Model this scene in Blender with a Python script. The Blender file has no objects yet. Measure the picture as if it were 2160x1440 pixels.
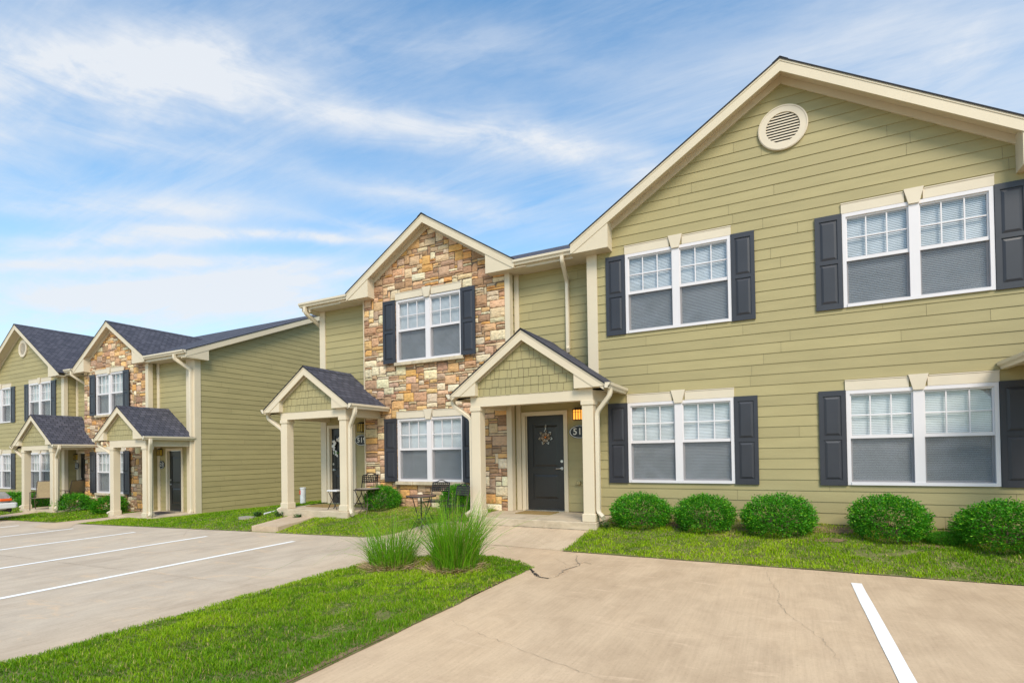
import bpy, math, random
import numpy as np
from mathutils import Vector, Matrix
from mathutils.geometry import delaunay_2d_cdt
sc = bpy.context.scene
C = sc.collection
RX = math.radians
GZ = 1.53            # the lot lies at z = 0; facade measurements below are taken from eye level
rnd = random.Random(7)

# ------------------------------------------------------------------ materials
def mat(name):
    m = bpy.data.materials.new(name); m.use_nodes = True
    nt = m.node_tree; b = nt.nodes['Principled BSDF']
    return m, nt, b
def nd(nt, t, **k):
    n = nt.nodes.new(t)
    for a, v in k.items():
        if a.startswith('i_'): n.inputs[a[2:].replace('_', ' ')].default_value = v
        else: setattr(n, a, v)
    return n
def ramp(nt, src, stops):
    r = nt.nodes.new('ShaderNodeValToRGB'); e = r.color_ramp.elements
    while len(e) < len(stops): e.new(0.5)
    for i, (p, c) in enumerate(stops):
        e[i].position = p; e[i].color = (*c, 1) if len(c) == 3 else c
    nt.links.new(src, r.inputs[0]); return r
def mixc(nt, f, a, b, mode='MIX'):
    m = nt.nodes.new('ShaderNodeMix'); m.data_type = 'RGBA'; m.blend_type = mode
    for s, v in ((0, f), (6, a), (7, b)):
        if isinstance(v, (int, float)): m.inputs[s].default_value = v
        elif isinstance(v, tuple): m.inputs[s].default_value = (*v, 1)
        else: nt.links.new(v, m.inputs[s])
    return m.outputs[2]
def noise(nt, vec, scale, detail=4, rough=.55, dist=0):
    n = nt.nodes.new('ShaderNodeTexNoise'); n.inputs['Scale'].default_value = scale
    n.inputs['Detail'].default_value = detail; n.inputs['Roughness'].default_value = rough
    n.inputs['Distortion'].default_value = dist
    if vec: nt.links.new(vec, n.inputs['Vector'])
    return n.outputs[0]
def world_pos(nt, scale=(1, 1, 1)):
    g = nt.nodes.new('ShaderNodeNewGeometry'); m = nt.nodes.new('ShaderNodeMapping')
    m.inputs['Scale'].default_value = scale
    nt.links.new(g.outputs['Position'], m.inputs[0]); return m.outputs[0]
def bump(nt, b, h, strength=.3, dist=.01):
    n = nt.nodes.new('ShaderNodeBump'); n.inputs['Strength'].default_value = strength
    n.inputs['Distance'].default_value = dist
    nt.links.new(h, n.inputs['Height']); nt.links.new(n.outputs[0], b.inputs['Normal'])
def plain(name, col, rough=.6, metal=0, var=.08, vscale=6, bs=0):
    m, nt, b = mat(name)
    n = noise(nt, world_pos(nt), vscale, 5)
    lo = tuple(c*(1-var) for c in col); hi = tuple(min(1, c*(1+var)) for c in col)
    r = ramp(nt, n, [(.3, lo), (.7, hi)])
    nt.links.new(r.outputs[0], b.inputs['Base Color'])
    b.inputs['Roughness'].default_value = rough; b.inputs['Metallic'].default_value = metal
    if bs: bump(nt, b, noise(nt, world_pos(nt), 60, 3), bs, .004)
    return m
M = {}
def siding_mat(name, col):
    m, nt, b = mat(name)
    a = nd(nt, 'ShaderNodeAttribute', attribute_name='rnd')
    n1 = noise(nt, world_pos(nt, (1, 1, 5)), 1.3, 5)
    n2 = noise(nt, world_pos(nt, (6, 6, 60)), 4, 3)
    c = mixc(nt, a.outputs['Fac'], tuple(x*.95 for x in col), tuple(x*1.05 for x in col))
    r = ramp(nt, n1, [(.3, (.93, .93, .92)), (.7, (1.05, 1.05, 1.06))])
    c = mixc(nt, 1.0, c, r.outputs[0], 'MULTIPLY')
    nt.links.new(c, b.inputs['Base Color']); b.inputs['Roughness'].default_value = .62
    bump(nt, b, n2, .25, .003); return m
M['siding'] = siding_mat('siding paint', (.365, .305, .142))
M['shake'] = siding_mat('shake paint', (.360, .305, .145))
M['trim'] = plain('cream trim paint', (.65, .55, .40), .5, var=.04, vscale=1.2)
M['gutter'] = plain('cream gutter metal', (.68, .585, .44), .35, var=.04, vscale=1.5)
M['lintel'] = plain('cream lintel', (.65, .56, .43), .6, var=.05, vscale=2)
M['vinyl'] = plain('white vinyl', (.70, .66, .67), .35, var=.02, vscale=2)
M['shutter'] = plain('charcoal shutter', (.030, .031, .040), .45, var=.12, vscale=2)
M['door'] = plain('black door paint', (.021, .020, .019), .32, var=.1, vscale=3)
M['steel'] = plain('brushed steel', (.6, .58, .54), .3, metal=1)
M['black_metal'] = plain('black wrought metal', (.018, .016, .018), .5, metal=.2)
M['mat_tan'] = plain('coir mat', (.26, .17, .055), .95, var=.3, vscale=60)
M['mat_dark'] = plain('dark mat', (.06, .045, .04), .95, var=.3, vscale=60)
M['plaque'] = plain('black plaque', (.012, .012, .014), .35)
M['plaque_white'] = plain('white lettering', (.75, .75, .72), .5)
M['sling'] = plain('tan sling fabric', (.30, .225, .12), .8, var=.1, vscale=20)
M['sling_frame'] = plain('brown chair frame', (.10, .07, .05), .5)
M['wood_top'] = plain('rusty brown table top', (.17, .085, .05), .6, var=.4, vscale=14)
M['white_plastic'] = plain('white plastic', (.72, .72, .74), .4)
M['red'] = plain('red mark', (.65, .06, .02), .5)
M['sill'] = plain('cut stone sill', (.52, .43, .30), .85, var=.2, vscale=9, bs=.5)
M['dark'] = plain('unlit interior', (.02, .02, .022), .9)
M['foundation'] = plain('concrete footing', (.33, .29, .23), .9, var=.15, vscale=5, bs=.4)
M['soil'] = plain('bare soil', (.22, .14, .075), .95, var=.35, vscale=14, bs=.6)
M['car_paint'] = plain('silver car paint', (.50, .50, .50), .25, metal=.35, var=.02)
M['car_white'] = plain('pale bumper', (.68, .68, .68), .35, var=.02)
M['car_dark'] = plain('dark trim rubber', (.02, .02, .022), .6)
M['car_glass'] = plain('tinted car glass', (.025, .03, .035), .06)
M['amber'] = plain('amber lens', (.75, .10, .012), .2)
M['chrome'] = plain('chrome', (.75, .75, .76), .12, metal=1)
M['paint_line'] = plain('white road paint', (.90, .88, .84), .7, var=.05, vscale=12)
M['bark'] = plain('woody stem', (.12, .08, .05), .9)
M['straw'] = plain('dead straw', (.50, .35, .18), .9, var=.35, vscale=25)
M['petal'] = plain('white silk petals', (.80, .77, .74), .8)
M['leafgreen'] = plain('silk leaves', (.06, .13, .03), .7)
M['orange'] = plain('orange flower centre', (.8, .22, .02), .5)
M['tin'] = plain('tarnished tin', (.33, .27, .22), .35, metal=.7)

# concrete: broom marks, stains, warm to grey from lot to lot
def concrete(name, warm, cool, x0=-6.5, x1=-3.5):
    m, nt, b = mat(name)
    P = world_pos(nt)
    sep = nt.nodes.new('ShaderNodeSeparateXYZ'); nt.links.new(P, sep.inputs[0])
    mr = nd(nt, 'ShaderNodeMapRange'); mr.inputs[1].default_value = x0; mr.inputs[2].default_value = x1
    nt.links.new(sep.outputs[0], mr.inputs[0])
    base = mixc(nt, mr.outputs[0], cool, warm)
    big = ramp(nt, noise(nt, world_pos(nt, (1, .45, 1)), .55, 6, .6, .6), [(.25, (.80, .77, .74)), (.5, (1, 1, 1)), (.75, (1.14, 1.12, 1.08))])
    c = mixc(nt, 1, base, big.outputs[0], 'MULTIPLY')
    med = ramp(nt, noise(nt, world_pos(nt, (1, .6, 1)), 3.2, 7, .65, .4), [(.3, (.87, .85, .83)), (.6, (1.04, 1.04, 1.03))])
    c = mixc(nt, 1, c, med.outputs[0], 'MULTIPLY')
    pale = ramp(nt, noise(nt, world_pos(nt, (.8, 2.6, 1)), 1.1, 8, .72, 1.2), [(.56, (0, 0, 0)), (.70, (1, 1, 1))])
    c = mixc(nt, pale.outputs[0], c, tuple(min(1, x*1.12) for x in warm))
    st = noise(nt, world_pos(nt, (38, 1.3, 1)), 1.0, 4, .7)
    streak = ramp(nt, st, [(.35, (.93, .92, .91)), (.6, (1.03, 1.03, 1.03))])
    c = mixc(nt, .8, c, streak.outputs[0], 'MULTIPLY')
    spk = ramp(nt, noise(nt, P, 42, 5, .8), [(.30, (.66, .61, .55)), (.42, (.98, .98, .98)), (.60, (1.02, 1.02, 1.02)), (.72, (1.20, 1.20, 1.18))])
    c = mixc(nt, .85, c, spk.outputs[0], 'MULTIPLY')
    nt.links.new(c, b.inputs['Base Color']); b.inputs['Roughness'].default_value = .88
    add = nd(nt, 'ShaderNodeMath', operation='ADD')
    nt.links.new(st, add.inputs[0]); nt.links.new(noise(nt, P, 90, 4, .7), add.inputs[1])
    bump(nt, b, add.outputs[0], .25, .004)
    return m
M['concrete'] = concrete('parking concrete', (.585, .425, .275), (.54, .44, .335))
M['walk'] = concrete('walk concrete', (.57, .435, .295), (.56, .43, .30))
M['crack'] = plain('crack dirt', (.12, .09, .06), .95, var=.5, vscale=40)
M['crack_deep'] = plain('open crack', (.035, .026, .018), .95, var=.3, vscale=40)
M['seam'] = plain('hairline crack', (.34, .26, .18), .95, var=.5, vscale=40)
# stained slab faces
def slab_mat():
    m, nt, b = mat('porch slab concrete')
    c = ramp(nt, noise(nt, world_pos(nt, (1, 1, 3)), 2.2, 7, .65, .5), [(.25, (.34, .27, .18)), (.55, (.54, .44, .31)), (.8, (.59, .49, .36))])
    s = ramp(nt, noise(nt, world_pos(nt), 14, 6, .75), [(.30, (.45, .38, .28)), (.42, (1, 1, 1))])
    c2 = mixc(nt, .6, c.outputs[0], s.outputs[0], 'MULTIPLY')
    nt.links.new(c2, b.inputs['Base Color']); b.inputs['Roughness'].default_value = .9
    bump(nt, b, noise(nt, world_pos(nt), 50, 4), .3, .005); return m
M['slab'] = slab_mat()
# stone: per-stone colour attribute, ledged face
def stone_mat():
    m, nt, b = mat('cut ledge stone')
    a = nd(nt, 'ShaderNodeAttribute', attribute_name='col')
    n1 = noise(nt, world_pos(nt, (1, 1, 2.6)), 11, 7, .7, .6)
    r = ramp(nt, n1, [(.28, (.52, .46, .42)), (.46, (.95, .95, .95)), (.72, (1.22, 1.2, 1.15))])
    c = mixc(nt, .8, a.outputs['Color'], r.outputs[0], 'MULTIPLY')
    n2 = ramp(nt, noise(nt, world_pos(nt), 3.5, 4), [(.35, (1.08, .97, .88)), (.65, (1.0, 1.0, 1.0))])
    c = mixc(nt, .6, c, n2.outputs[0], 'MULTIPLY')
    nt.links.new(c, b.inputs['Base Color']); b.inputs['Roughness'].default_value = .9
    bump(nt, b, n1, .9, .02); return m
M['stone'] = stone_mat()
M['mortar'] = plain('mortar', (.16, .115, .08), .95, var=.25, vscale=20, bs=.4)
# asphalt shingles laid on UVs in metres
def shingle_mat():
    m, nt, b = mat('asphalt shingles')
    uv = nt.nodes.new('ShaderNodeTexCoord')
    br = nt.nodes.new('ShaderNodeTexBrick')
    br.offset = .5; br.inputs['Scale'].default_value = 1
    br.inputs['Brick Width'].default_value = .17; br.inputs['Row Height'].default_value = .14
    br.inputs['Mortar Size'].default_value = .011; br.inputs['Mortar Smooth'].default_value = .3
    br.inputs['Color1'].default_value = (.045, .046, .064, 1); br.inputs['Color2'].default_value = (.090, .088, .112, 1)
    br.inputs['Mortar'].default_value = (.012, .012, .016, 1); br.inputs['Bias'].default_value = -.1  # dark lines: painted shadow under each course edge, and the gaps between tabs
    mp = nt.nodes.new('ShaderNodeMapping'); nt.links.new(uv.outputs['UV'], mp.inputs[0])
    nt.links.new(mp.outputs[0], br.inputs['Vector'])
    n = ramp(nt, noise(nt, uv.outputs['UV'], 1.7, 5), [(.3, (.88, .88, .90)), (.7, (1.12, 1.10, 1.1))])
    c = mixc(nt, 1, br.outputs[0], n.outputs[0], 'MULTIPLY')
    g = ramp(nt, noise(nt, uv.outputs['UV'], 140, 2, .8), [(.3, (.6, .6, .6)), (.7, (1.5, 1.5, 1.5))])
    c = mixc(nt, .7, c, g.outputs[0], 'MULTIPLY')
    nt.links.new(c, b.inputs['Base Color']); b.inputs['Roughness'].default_value = .85
    # each course steps down to the one below
    sp = nt.nodes.new('ShaderNodeSeparateXYZ'); nt.links.new(uv.outputs['UV'], sp.inputs[0])
    dv = nd(nt, 'ShaderNodeMath', operation='DIVIDE'); dv.inputs[1].default_value = .14; nt.links.new(sp.outputs[1], dv.inputs[0])
    fr = nd(nt, 'ShaderNodeMath', operation='FRACT'); nt.links.new(dv.outputs[0], fr.inputs[0])
    iv = nd(nt, 'ShaderNodeMath', operation='SUBTRACT'); iv.inputs[0].default_value = 1; nt.links.new(fr.outputs[0], iv.inputs[1])
    ad = nd(nt, 'ShaderNodeMath', operation='ADD'); nt.links.new(iv.outputs[0], ad.inputs[0]); 
    lum = nt.nodes.new('ShaderNodeRGBToBW'); nt.links.new(br.outputs[0], lum.inputs[0])
    ml = nd(nt, 'ShaderNodeMath', operation='MULTIPLY'); ml.inputs[1].default_value = 6; nt.links.new(lum.outputs[0], ml.inputs[0])
    nt.links.new(ml.outputs[0], ad.inputs[1])
    bump(nt, b, ad.outputs[0], .8, .012); return m
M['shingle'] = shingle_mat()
# thin window glass and insect screen
def glass_mat():
    m = bpy.data.materials.new('window glass'); m.use_nodes = True; nt = m.node_tree; nt.nodes.clear()
    o = nt.nodes.new('ShaderNodeOutputMaterial'); t = nt.nodes.new('ShaderNodeBsdfTransparent')
    t.inputs[0].default_value = (.93, .96, .97, 1)
    g = nt.nodes.new('ShaderNodeBsdfGlossy'); g.inputs['Roughness'].default_value = .03
    n = nt.nodes.new('ShaderNodeBump'); n.inputs['Strength'].default_value = .10; n.inputs['Distance'].default_value = .02
    nt.links.new(noise(nt, world_pos(nt), 1.6, 2), n.inputs['Height']); nt.links.new(n.outputs[0], g.inputs['Normal'])
    ge = nt.nodes.new('ShaderNodeNewGeometry'); dt = nd(nt, 'ShaderNodeVectorMath', operation='DOT_PRODUCT')
    nt.links.new(ge.outputs['Incoming'], dt.inputs[0]); nt.links.new(ge.outputs['Normal'], dt.inputs[1])
    ab = nd(nt, 'ShaderNodeMath', operation='ABSOLUTE'); nt.links.new(dt.outputs['Value'], ab.inputs[0])
    iv = nd(nt, 'ShaderNodeMath', operation='SUBTRACT'); iv.inputs[0].default_value = 1; nt.links.new(ab.outputs[0], iv.inputs[1])
    pw = nd(nt, 'ShaderNodeMath', operation='POWER'); pw.inputs[1].default_value = 5; nt.links.new(iv.outputs[0], pw.inputs[0])
    f = nd(nt, 'ShaderNodeMath', operation='MULTIPLY_ADD'); f.inputs[1].default_value = .88; f.inputs[2].default_value = .11; nt.links.new(pw.outputs[0], f.inputs[0])
    mx = nt.nodes.new('ShaderNodeMixShader')
    nt.links.new(f.outputs[0], mx.inputs[0]); nt.links.new(t.outputs[0], mx.inputs[1]); nt.links.new(g.outputs[0], mx.inputs[2])
    nt.links.new(mx.outputs[0], o.inputs[0]); return m
M['glass'] = glass_mat()
def screen_mat():
    m = bpy.data.materials.new('insect screen'); m.use_nodes = True; nt = m.node_tree; nt.nodes.clear()
    o = nt.nodes.new('ShaderNodeOutputMaterial'); t = nt.nodes.new('ShaderNodeBsdfTransparent')
    d = nt.nodes.new('ShaderNodeBsdfDiffuse'); d.inputs[0].default_value = (.105, .108, .122, 1)
    mx = nt.nodes.new('ShaderNodeMixShader'); mx.inputs[0].default_value = .46
    nt.links.new(t.outputs[0], mx.inputs[1]); nt.links.new(d.outputs[0], mx.inputs[2]); nt.links.new(mx.outputs[0], o.inputs[0])
    return m
M['screen'] = screen_mat()
def blind_mat():
    m, nt, b = mat('blind slats')
    r = ramp(nt, noise(nt, world_pos(nt, (1, 1, 1.5)), 1.6, 3, .5, 1.0), [(.35, (.56, .57, .585)), (.65, (.70, .71, .74))])
    nt.links.new(r.outputs[0], b.inputs['Base Color'])
    b.inputs['Roughness'].default_value = .6; return m
M['blind'] = blind_mat()
M['curtain'] = plain('white curtain', (.55, .55, .54), .9, var=.1)
def lamp_mat(name, col, s):
    m, nt, b = mat(name)
    b.inputs['Base Color'].default_value = (*col, 1); b.inputs['Emission Color'].default_value = (*col, 1)
    b.inputs['Emission Strength'].default_value = s; b.inputs['Roughness'].default_value = .3; return m
M['lamp_lit'] = lamp_mat('lit amber glass', (1.0, .40, .05), .85)
M['lamp_dim'] = plain('unlit amber glass', (.55, .38, .07), .25)
# foliage with a per-leaf colour attribute
def foliage(name, rough=.55, sss=.15, trans=.25):
    m, nt, b = mat(name)
    a = nd(nt, 'ShaderNodeAttribute', attribute_name='col')
    nt.links.new(a.outputs['Color'], b.inputs['Base Color'])
    b.inputs['Roughness'].default_value = rough
    b.inputs['Specular IOR Level'].default_value = .25
    tr = nt.nodes.new('ShaderNodeBsdfTranslucent'); mx = nt.nodes.new('ShaderNodeMixShader'); mx.inputs[0].default_value = trans
    cc = mixc(nt, 1, a.outputs['Color'], (1.3, 1.35, .6), 'MULTIPLY'); nt.links.new(cc, tr.inputs[0])
    nt.links.new(b.outputs[0], mx.inputs[1]); nt.links.new(tr.outputs[0], mx.inputs[2])
    nt.links.new(mx.outputs[0], nt.nodes['Material Output'].inputs[0]); return m
M['grass'] = foliage('grass blades', .6, trans=.38)
M['leaf'] = foliage('shrub leaves', .5, trans=.2)
M['reed'] = foliage('ornamental grass blades', .5, trans=.3)
def turf_mat():
    m, nt, b = mat('turf base')
    r = ramp(nt, noise(nt, world_pos(nt), 6, 6, .7), [(.3, (.10, .12, .02)), (.5, (.17, .17, .045)), (.75, (.30, .24, .12))])
    nt.links.new(r.outputs[0], b.inputs['Base Color']); b.inputs['Roughness'].default_value = .95
    bump(nt, b, noise(nt, world_pos(nt), 40, 4), .8, .02); return m
M['turf'] = turf_mat()

# ------------------------------------------------------------------ object helpers
ORG = {}
def tag(o, label=None, cat=None, group=None, kind=None):
    if label: o['label'] = label
    if cat: o['category'] = cat
    if group: o['group'] = group
    if kind: o['kind'] = kind
    return o
def thing(name, loc, label, cat, group=None):
    o = bpy.data.objects.new(name, None); C.objects.link(o); o.location = loc
    o.empty_display_size = .2; ORG[o.name] = Vector(loc); return tag(o, label, cat, group)
def link(o, parent=None, origin=None):
    C.objects.link(o)
    if parent is not None:
        o.parent = parent
    return o
class MB:
    def __init__(s): s.v = []; s.f = []; s.uv = []; s.col = []; s.rnd = []; s.cc = None; s.rr = 0
    def face(s, pts, uv=None):
        i = len(s.v); s.v += [tuple(p) for p in pts]; s.f.append(tuple(range(i, i+len(pts))))
        s.uv.append(uv); s.col.append(s.cc); s.rnd.append(s.rr)
    def faces(s, vs, fs):
        i = len(s.v); s.v += [tuple(p) for p in vs]
        for f in fs: s.f.append(tuple(i+k for k in f)); s.uv.append(None); s.col.append(s.cc); s.rnd.append(s.rr)
    def box(s, x0, x1, y0, y1, z0, z1):
        v = [(x0,y0,z0),(x1,y0,z0),(x1,y1,z0),(x0,y1,z0),(x0,y0,z1),(x1,y0,z1),(x1,y1,z1),(x0,y1,z1)]
        s.faces(v, [(0,3,2,1),(4,5,6,7),(0,1,5,4),(1,2,6,5),(2,3,7,6),(3,0,4,7)])
    def bbox(s, x0, x1, y0, y1, z0, z1, c=.01):      # box with chamfered vertical and top edges
        def ring(x0, x1, y0, y1, z, k): return [(x0+k,y0,z),(x1-k,y0,z),(x1,y0+k,z),(x1,y1-k,z),(x1-k,y1,z),(x0+k,y1,z),(x0,y1-k,z),(x0,y0+k,z)]
        r = [ring(x0+c,x1-c,y0+c,y1-c,z0,c), ring(x0,x1,y0,y1,z0+c,c), ring(x0,x1,y0,y1,z1-c,c), ring(x0+c,x1-c,y0+c,y1-c,z1,c)]
        v = sum(r, []); fs = [tuple(range(7,-1,-1)), tuple(range(24,32))]
        for a in range(3):
            for k in range(8): fs.append((a*8+k, a*8+(k+1)%8, a*8+8+(k+1)%8, a*8+8+k))
        s.faces(v, fs)
    def prism(s, poly, axis, a0, a1):                  # polygon in the two other axes extruded along axis
        def P(p, a):
            if axis == 'y': return (p[0], a, p[1])
            if axis == 'x': return (a, p[0], p[1])
            return (p[0], p[1], a)
        n = len(poly); v = [P(p, a0) for p in poly]+[P(p, a1) for p in poly]
        s.faces(v, [tuple(range(n-1,-1,-1)), tuple(range(n, 2*n))]+[(k,(k+1)%n,n+(k+1)%n,n+k) for k in range(n)])
    def tube(s, pts, r, n=8, cap=True, rect=None):
        pts = [Vector(p) for p in pts]; rings = []
        up = Vector((0,0,1))
        for i, p in enumerate(pts):
            d = (pts[min(i+1,len(pts)-1)]-pts[max(i-1,0)]).normalized()
            ref = Vector((1,0,0)) if abs(d.z) > .9 or rect else up
            if rect and abs(d.dot(ref)) > .95: ref = Vector((0,1,0))
            a = ref.cross(d).normalized(); b = d.cross(a).normalized()
            rr = r[i] if isinstance(r, (list, tuple)) else r
            if rect:
                w, h = rect; ring = [p+a*x*w/2+b*y*h/2 for x, y in ((-1,-.7),(-.7,-1),(.7,-1),(1,-.7),(1,.7),(.7,1),(-.7,1),(-1,.7))]
            else: ring = [p+(a*math.cos(t*2*math.pi/n)+b*math.sin(t*2*math.pi/n))*rr for t in range(n)]
            rings.append(ring)
        m = len(rings[0]); v = sum(rings, []); fs = []
        for i in range(len(rings)-1):
            for k in range(m): fs.append((i*m+k, i*m+(k+1)%m, (i+1)*m+(k+1)%m, (i+1)*m+k))
        if cap: fs += [tuple(range(m-1,-1,-1)), tuple(range((len(rings)-1)*m, len(rings)*m))]
        s.faces(v, fs)
    def disc(s, c, r, z0, z1, n=32, sx=1, sy=1, axis='z'):
        poly = [(c[0]+r*sx*math.cos(t*2*math.pi/n), c[1]+r*sy*math.sin(t*2*math.pi/n)) for t in range(n)]
        s.prism(poly, axis, z0, z1)
    def build(s, name, m, parent=None, smooth=False, kind=None):
        o0 = ORG.get(parent.name, Vector((0,0,0))) if parent is not None else Vector((0,0,0))
        me = bpy.data.meshes.new(name)
        me.from_pydata([(x-o0.x, y-o0.y, z-o0.z) for x, y, z in s.v], [], s.f); me.materials.append(m)
        if any(u is not None for u in s.uv):
            l = me.uv_layers.new(name='UVMap'); k = 0
            for f, u in zip(s.f, s.uv):
                for j in range(len(f)): l.data[k].uv = u[j] if u else (0, 0); k += 1
        if any(c is not None for c in s.col):
            a = me.attributes.new('col', 'FLOAT_COLOR', 'FACE')
            for k, c in enumerate(s.col): a.data[k].color = (*(c or (.3,.3,.3)), 1)
        if any(s.rnd):
            a = me.attributes.new('rnd', 'FLOAT', 'FACE')
            for k, c in enumerate(s.rnd): a.data[k].value = c
        import bmesh
        bm = bmesh.new(); bm.from_mesh(me)
        if not any(u is not None for u in s.uv): bmesh.ops.recalc_face_normals(bm, faces=bm.faces[:]) if name != 'pane' else None
        if smooth:
            bmesh.ops.remove_doubles(bm, verts=bm.verts[:], dist=1e-5)
            for f in bm.faces: f.smooth = True
        bm.to_mesh(me); bm.free()
        if smooth: me.set_sharp_from_angle(angle=RX(40))
        o = bpy.data.objects.new(name, me); link(o, parent)
        ORG[o.name] = Vector(o0)
        if parent is None: ORG[o.name] = Vector((0,0,0))
        if kind: o['kind'] = kind
        return o
def lone(mb, name, m, loc, label, cat, group=None, smooth=False):   # a thing that is one mesh, origin at its base
    mb.v = [(x-loc[0], y-loc[1], z-loc[2]) for x, y, z in mb.v]
    o = mb.build(name, m, None, smooth); o.location = loc; ORG[o.name] = Vector(loc)
    return tag(o, label, cat, group)
def copy_tree(o, parent=None, shift=None):
    c = o.copy(); C.objects.link(c); c.parent = parent
    if shift is not None: c.location = o.location + Vector(shift)
    for ch in list(o.children): copy_tree(ch, c)
    return c
def clip(poly, conv):                                  # Sutherland-Hodgman, conv counter-clockwise
    out = poly
    for i in range(len(conv)):
        a, b = conv[i], conv[(i+1) % len(conv)]; inp = out; out = []
        if not inp: return []
        f = lambda p: (b[0]-a[0])*(p[1]-a[1])-(b[1]-a[1])*(p[0]-a[0])
        for k in range(len(inp)):
            p, q = inp[k], inp[(k+1) % len(inp)]; fp, fq = f(p), f(q)
            if fp >= -1e-9: out.append(p)
            if (fp > 1e-9 and fq < -1e-9) or (fp < -1e-9 and fq > 1e-9):
                t = fp/(fp-fq); out.append((p[0]+(q[0]-p[0])*t, p[1]+(q[1]-p[1])*t))
    return out
def wallmap(o, u, n):                                  # (u, z, out) -> world
    return lambda a, z, out=0: (o[0]+u[0]*a+n[0]*out, o[1]+u[1]*a+n[1]*out, z)
def siding(name, parent, mp, conv, holes=(), exp=.178, lap=.011, joints=(.9, 3.66), mname='siding', shakes=False, seed=1, back=True, z0=None):
    r = random.Random(seed); mb = MB()
    us = [p[0] for p in conv]; zs = [p[1] for p in conv]
    zb = min(zs) if z0 is None else z0; zt = max(zs); u0, u1 = min(us), max(us)
    z = zb
    while z < zt:
        ze = z+exp
        cuts = [z, ze]+[h for hole in holes for h in (hole[2], hole[3]) if z < h < ze]
        cuts = sorted(set(cuts))
        js = []
        if joints:
            x = u0 + r.uniform(*(joints if shakes else (.3, joints[1])))
            while x < u1:
                js.append(x); x += r.uniform(*joints) if shakes else (joints[1] if r.random() < .6 else r.uniform(1.0, 3.6))
        edges = [u0]+js+[u1]
        for e0, e1 in zip(edges[:-1], edges[1:]):
            if not shakes and e1-e0 < .25: pass
            rr = r.random()*.98+.01
            drop = r.uniform(-.006, .006) if shakes else 0
            g = .0035 if shakes else .0018
            a, b = e0+g, e1-g
            for c0, c1 in zip(cuts[:-1], cuts[1:]):
                spans = [(a, b)]
                for h in holes:
                    if h[2] < c1-1e-6 and h[3] > c0+1e-6:
                        ns = []
                        for s0, s1 in spans:
                            if h[1] <= s0 or h[0] >= s1: ns.append((s0, s1)); continue
                            if h[0] > s0: ns.append((s0, h[0]))
                            if h[1] < s1: ns.append((h[1], s1))
                        spans = ns
                for s0, s1 in spans:
                    if s1-s0 < .004: continue
                    lo = c0+(drop if c0 == z else 0)
                    q = clip([(s0, lo), (s1, lo), (s1, c1), (s0, c1)], conv)
                    if len(q) < 3: continue
                    mb.rr = rr
                    off = lambda zz: lap*(ze-zz)/exp+.002
                    mb.face([mp(p[0], p[1], off(p[1])) for p in q])
                    if c0 == z:
                        bt = [p for p in q if abs(p[1]-lo) < 1e-6]
                        if len(bt) >= 2:
                            xa, xb = min(p[0] for p in bt), max(p[0] for p in bt)
                            o_ = off(lo)
                            mb.face([mp(xa, lo, -.004), mp(xb, lo, -.004), mp(xb, lo, o_), mp(xa, lo, o_)])
        z = ze
    o = mb.build(name, M[mname], parent)
    if back:                                            # sheathing behind the boards with the window holes left open
        bk = MB(); zc = sorted(set([min(zs), zt]+[h for hole in holes for h in (hole[2], hole[3])]))
        for c0, c1 in zip(zc[:-1], zc[1:]):
            spans = [(u0, u1)]
            for h in holes:
                if h[2] < c1-1e-6 and h[3] > c0+1e-6:
                    ns = []
                    for s0, s1 in spans:
                        if h[1] <= s0 or h[0] >= s1: ns.append((s0, s1)); continue
                        if h[0] > s0: ns.append((s0, h[0]))
                        if h[1] < s1: ns.append((h[1], s1))
                    spans = ns
            for s0, s1 in spans:
                q = clip([(s0, c0), (s1, c0), (s1, c1), (s0, c1)], conv)
                if len(q) >= 3: bk.face([mp(p[0], p[1], -.003) for p in q])
        bk.build('sheathing', M['mortar'], o)
    return o
PAL = [(.66,.36,.12),(.64,.40,.18),(.60,.33,.12),(.66,.44,.22),(.70,.62,.48),(.74,.68,.56),(.68,.60,.47),(.72,.64,.50),(.55,.35,.23),(.44,.26,.17),(.38,.23,.16),(.58,.40,.28),(.62,.50,.36),(.34,.21,.14),(.60,.41,.31),(.42,.29,.23)]
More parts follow.
